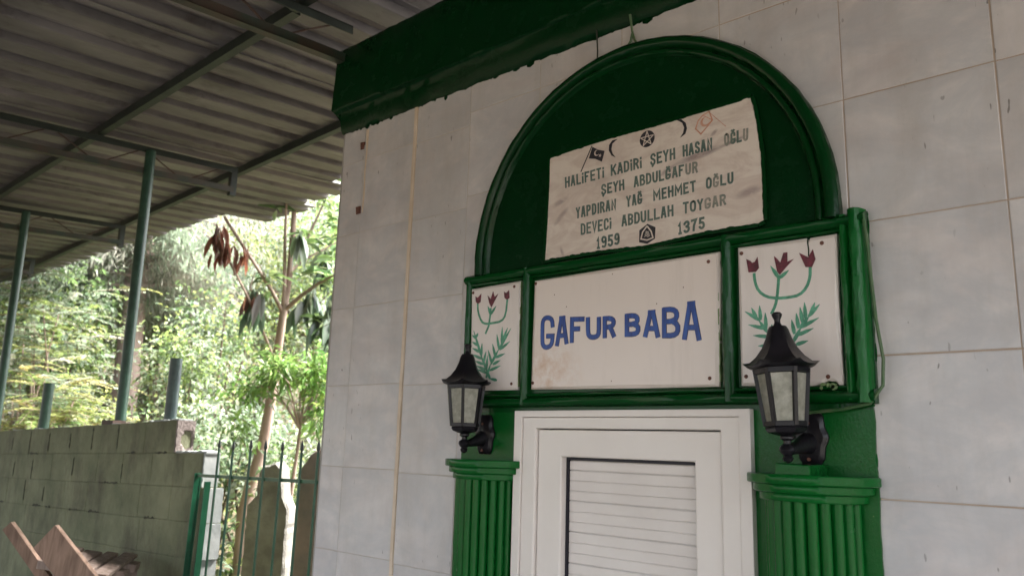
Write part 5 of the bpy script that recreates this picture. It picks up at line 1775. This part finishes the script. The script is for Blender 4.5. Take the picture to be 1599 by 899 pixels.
def shrub(name, az, r, zc, rad, ncl, nl, L, W, bank, label, cat='shrub', spread=.20, mat='leaf', bark='bark_dark', droop=.25):
    x, y, z = pol(az, r, zc)
    gz_ = ground_z(x, y)
    root = empty(name, (x, y, gz_), label, cat, None)
    cols = [c for b_ in bank for c in LEAFBANK[b_]]
    p_, cc = blob((x, y, z), rad, ncl, nl, L, W, cols, spread, .1, .3, droop)
    tr = .012 + .02 * max(rad)
    if cat == 'tree':
        tr = .05 + .03 * max(rad)
        trunk_mesh([(x + .2, y, gz_ - .3), (x + .1, y + .05, (gz_ + z) / 2), (x, y, z)], [tr, tr * .8, tr * .45], M[bark], 'trunk', root)
        limbs((x + .05, y, (gz_ + 2 * z) / 3), 0, [tuple(q) for q in cc], M[bark], root, tr * .4, 14)
        np_mesh('crown', p_[0], p_[1], p_[2], M[mat], root)
    else:
        mbx = MB()
        for k in range(6):
            c = cc[k % len(cc)]
            mbx.tube([(x + random.uniform(-.15, .15), y + random.uniform(-.15, .15), gz_ - .1), ((x + c[0]) / 2, (y + c[1]) / 2, (gz_ + c[2]) / 2), tuple(c)], [tr, tr * .7, tr * .25], 6)
        mbx.build('stem', M[bark], root, True)
        np_mesh('foliage', p_[0], p_[1], p_[2], M[mat], root)
# near shrubs behind wall and gate
shrub('leafy_shrub', 154.0, 11.2, .75, (.62, .55, .75), 70, 30, .075, .045, ['lime', 'pale', 'mid'], 'yellow-green leafy shrub between conifer trunk and dark pipe stub', 'shrub', .16)
shrub('leafy_shrub', 152.0, 12.3, 1.45, (.85, .7, .80), 70, 28, .085, .052, ['lime', 'mid', 'pale'], 'vine-like lime shrub behind the withered loquat branch', 'shrub', .18)
shrub('leafy_shrub', 152.2, 9.6, -.05, (.75, .6, .55), 60, 26, .075, .055, ['ivy', 'pale', 'ivy'], 'whitish ivy-leaved shrub above the broken end of the block wall', 'shrub', .14)
shrub('leafy_shrub', 148.6, 9.8, -.25, (.7, .6, .60), 60, 28, .075, .055, ['ivy', 'pale'], 'pale ivy-leaved shrub seen over the gate spears', 'shrub', .14)
shrub('leafy_shrub', 145.6, 8.8, -.50, (.55, .5, .55), 45, 26, .08, .045, ['ivy', 'mid', 'lime'], 'mixed green shrub low beside the corner of the tiled building', 'shrub', .13)
shrub('leafy_shrub', 159.8, 10.6, .10, (.40, .4, .35), 30, 26, .07, .036, ['yellow', 'lime', 'pale'], 'pale yellow shrub at the foot of the conifer trunk', 'shrub', .14)
shrub('leafy_shrub', 162.2, 15.6, 2.1, (1.1, 1.0, 1.0), 110, 40, .10, .055, ['mid', 'pale', 'lime'], 'mid green broad-leaved shrub above the feathery shrubs', 'shrub', .2)
shrub('leafy_shrub', 165.6, 15.4, 1.6, (1.2, 1.0, 1.1), 110, 40, .10, .055, ['mid', 'pale', 'lime'], 'green shrub cut by the canopy post furthest along the wall', 'shrub', .2)
shrub('leafy_shrub', 161.6, 13.4, 1.5, (.85, .7, 1.0), 95, 38, .09, .05, ['pale', 'lime', 'mid'], 'pale leafy shrub between the two tall green posts, under the eave', 'shrub', .18)
# trees up the hillside
bgt = [
 (163.8, 17.0, 3.2, (1.9, 1.7, 1.6), ['mid', 'pale', 'lime'], 'mid green round-crowned tree behind the furthest canopy post'),
 (159.8, 19.0, 3.0, (1.6, 1.6, 1.7), ['mid', 'grey', 'lime'], 'mid green tree left of the conifer trunk'),
 (156.2, 17.5, 3.0, (1.5, 1.4, 1.7), ['mid', 'grey', 'lime'], 'hazy green tree right behind the conifer trunk'),
 (152.9, 18.5, 3.4, (1.6, 1.5, 1.8), ['mid', 'twig', 'lime', 'pale'], 'yellow-green tree on the slope behind the withered leaves'),
 (149.4, 17.0, 3.0, (1.5, 1.4, 1.7), ['lime', 'pale', 'twig'], 'pale lime tree on the slope behind the loquat fork'),
 (146.0, 15.5, 2.6, (1.5, 1.4, 1.9), ['lime', 'pale', 'lime'], 'light green tree on the slope beside the building corner'),
 (144.0, 19.5, 4.6, (1.9, 1.8, 1.9), ['lime', 'pale'], 'tall light green tree above and behind the building corner'),
 (161.5, 24.0, 6.2, (2.4, 2.2, 1.9), ['grey', 'mid'], 'far greyish tree just below the canopy eave on the hill'),
 (157.0, 25.0, 6.3, (2.3, 2.2, 2.0), ['grey', 'pale', 'grey'], 'far pale grey-green tree touching the eave above the conifer'),
 (151.5, 25.5, 6.4, (2.3, 2.2, 1.9), ['grey', 'pale'], 'far grey-green tree in the gap above the loquat fork'),
 (166.5, 23.0, 5.6, (2.4, 2.2, 2.0), ['mid', 'grey'], 'far tree at the outer end of the canopy'),
 (147.0, 26.0, 6.6, (2.3, 2.2, 2.2), ['pale', 'lime'], 'far light tree behind the loquat top'),
]
for az, r, zc, rad, bank, label in bgt:
    shrub('hillside_tree', az, r, zc, rad, 150, 52, .105, .052, bank, label, 'tree', .30)
# undergrowth on the slope
n = 26000
az = np.radians(rng.uniform(140, 169, n)); r = 8.2 + 22 * rng.random(n) ** 1.3
X, Yv = r * np.cos(az), r * np.sin(az)
Z = np.array([ground_z(a, b_) for a, b_ in zip(X, Yv)]) + rng.random(n) ** 1.6 * (.35 + .35 * (1 + np.sin(X * 1.7) * np.cos(Yv * 2.1)))
cl_ = palette(LEAFBANK['ivy'] + LEAFBANK['lime'] + LEAFBANK['mid'], n, .2)
V, F, C = leaves(np.stack([X, Yv, Z], 1), rng.normal(size=(n, 3)) + np.array((0, 0, .3)), rng.uniform(.07, .15, n), rng.uniform(.045, .08, n), cl_, .3)
tag(np_mesh('undergrowth', V, F, C, M['leaf']), 'tangled ivy and weeds covering the slope behind the wall', None, None, 'stuff')
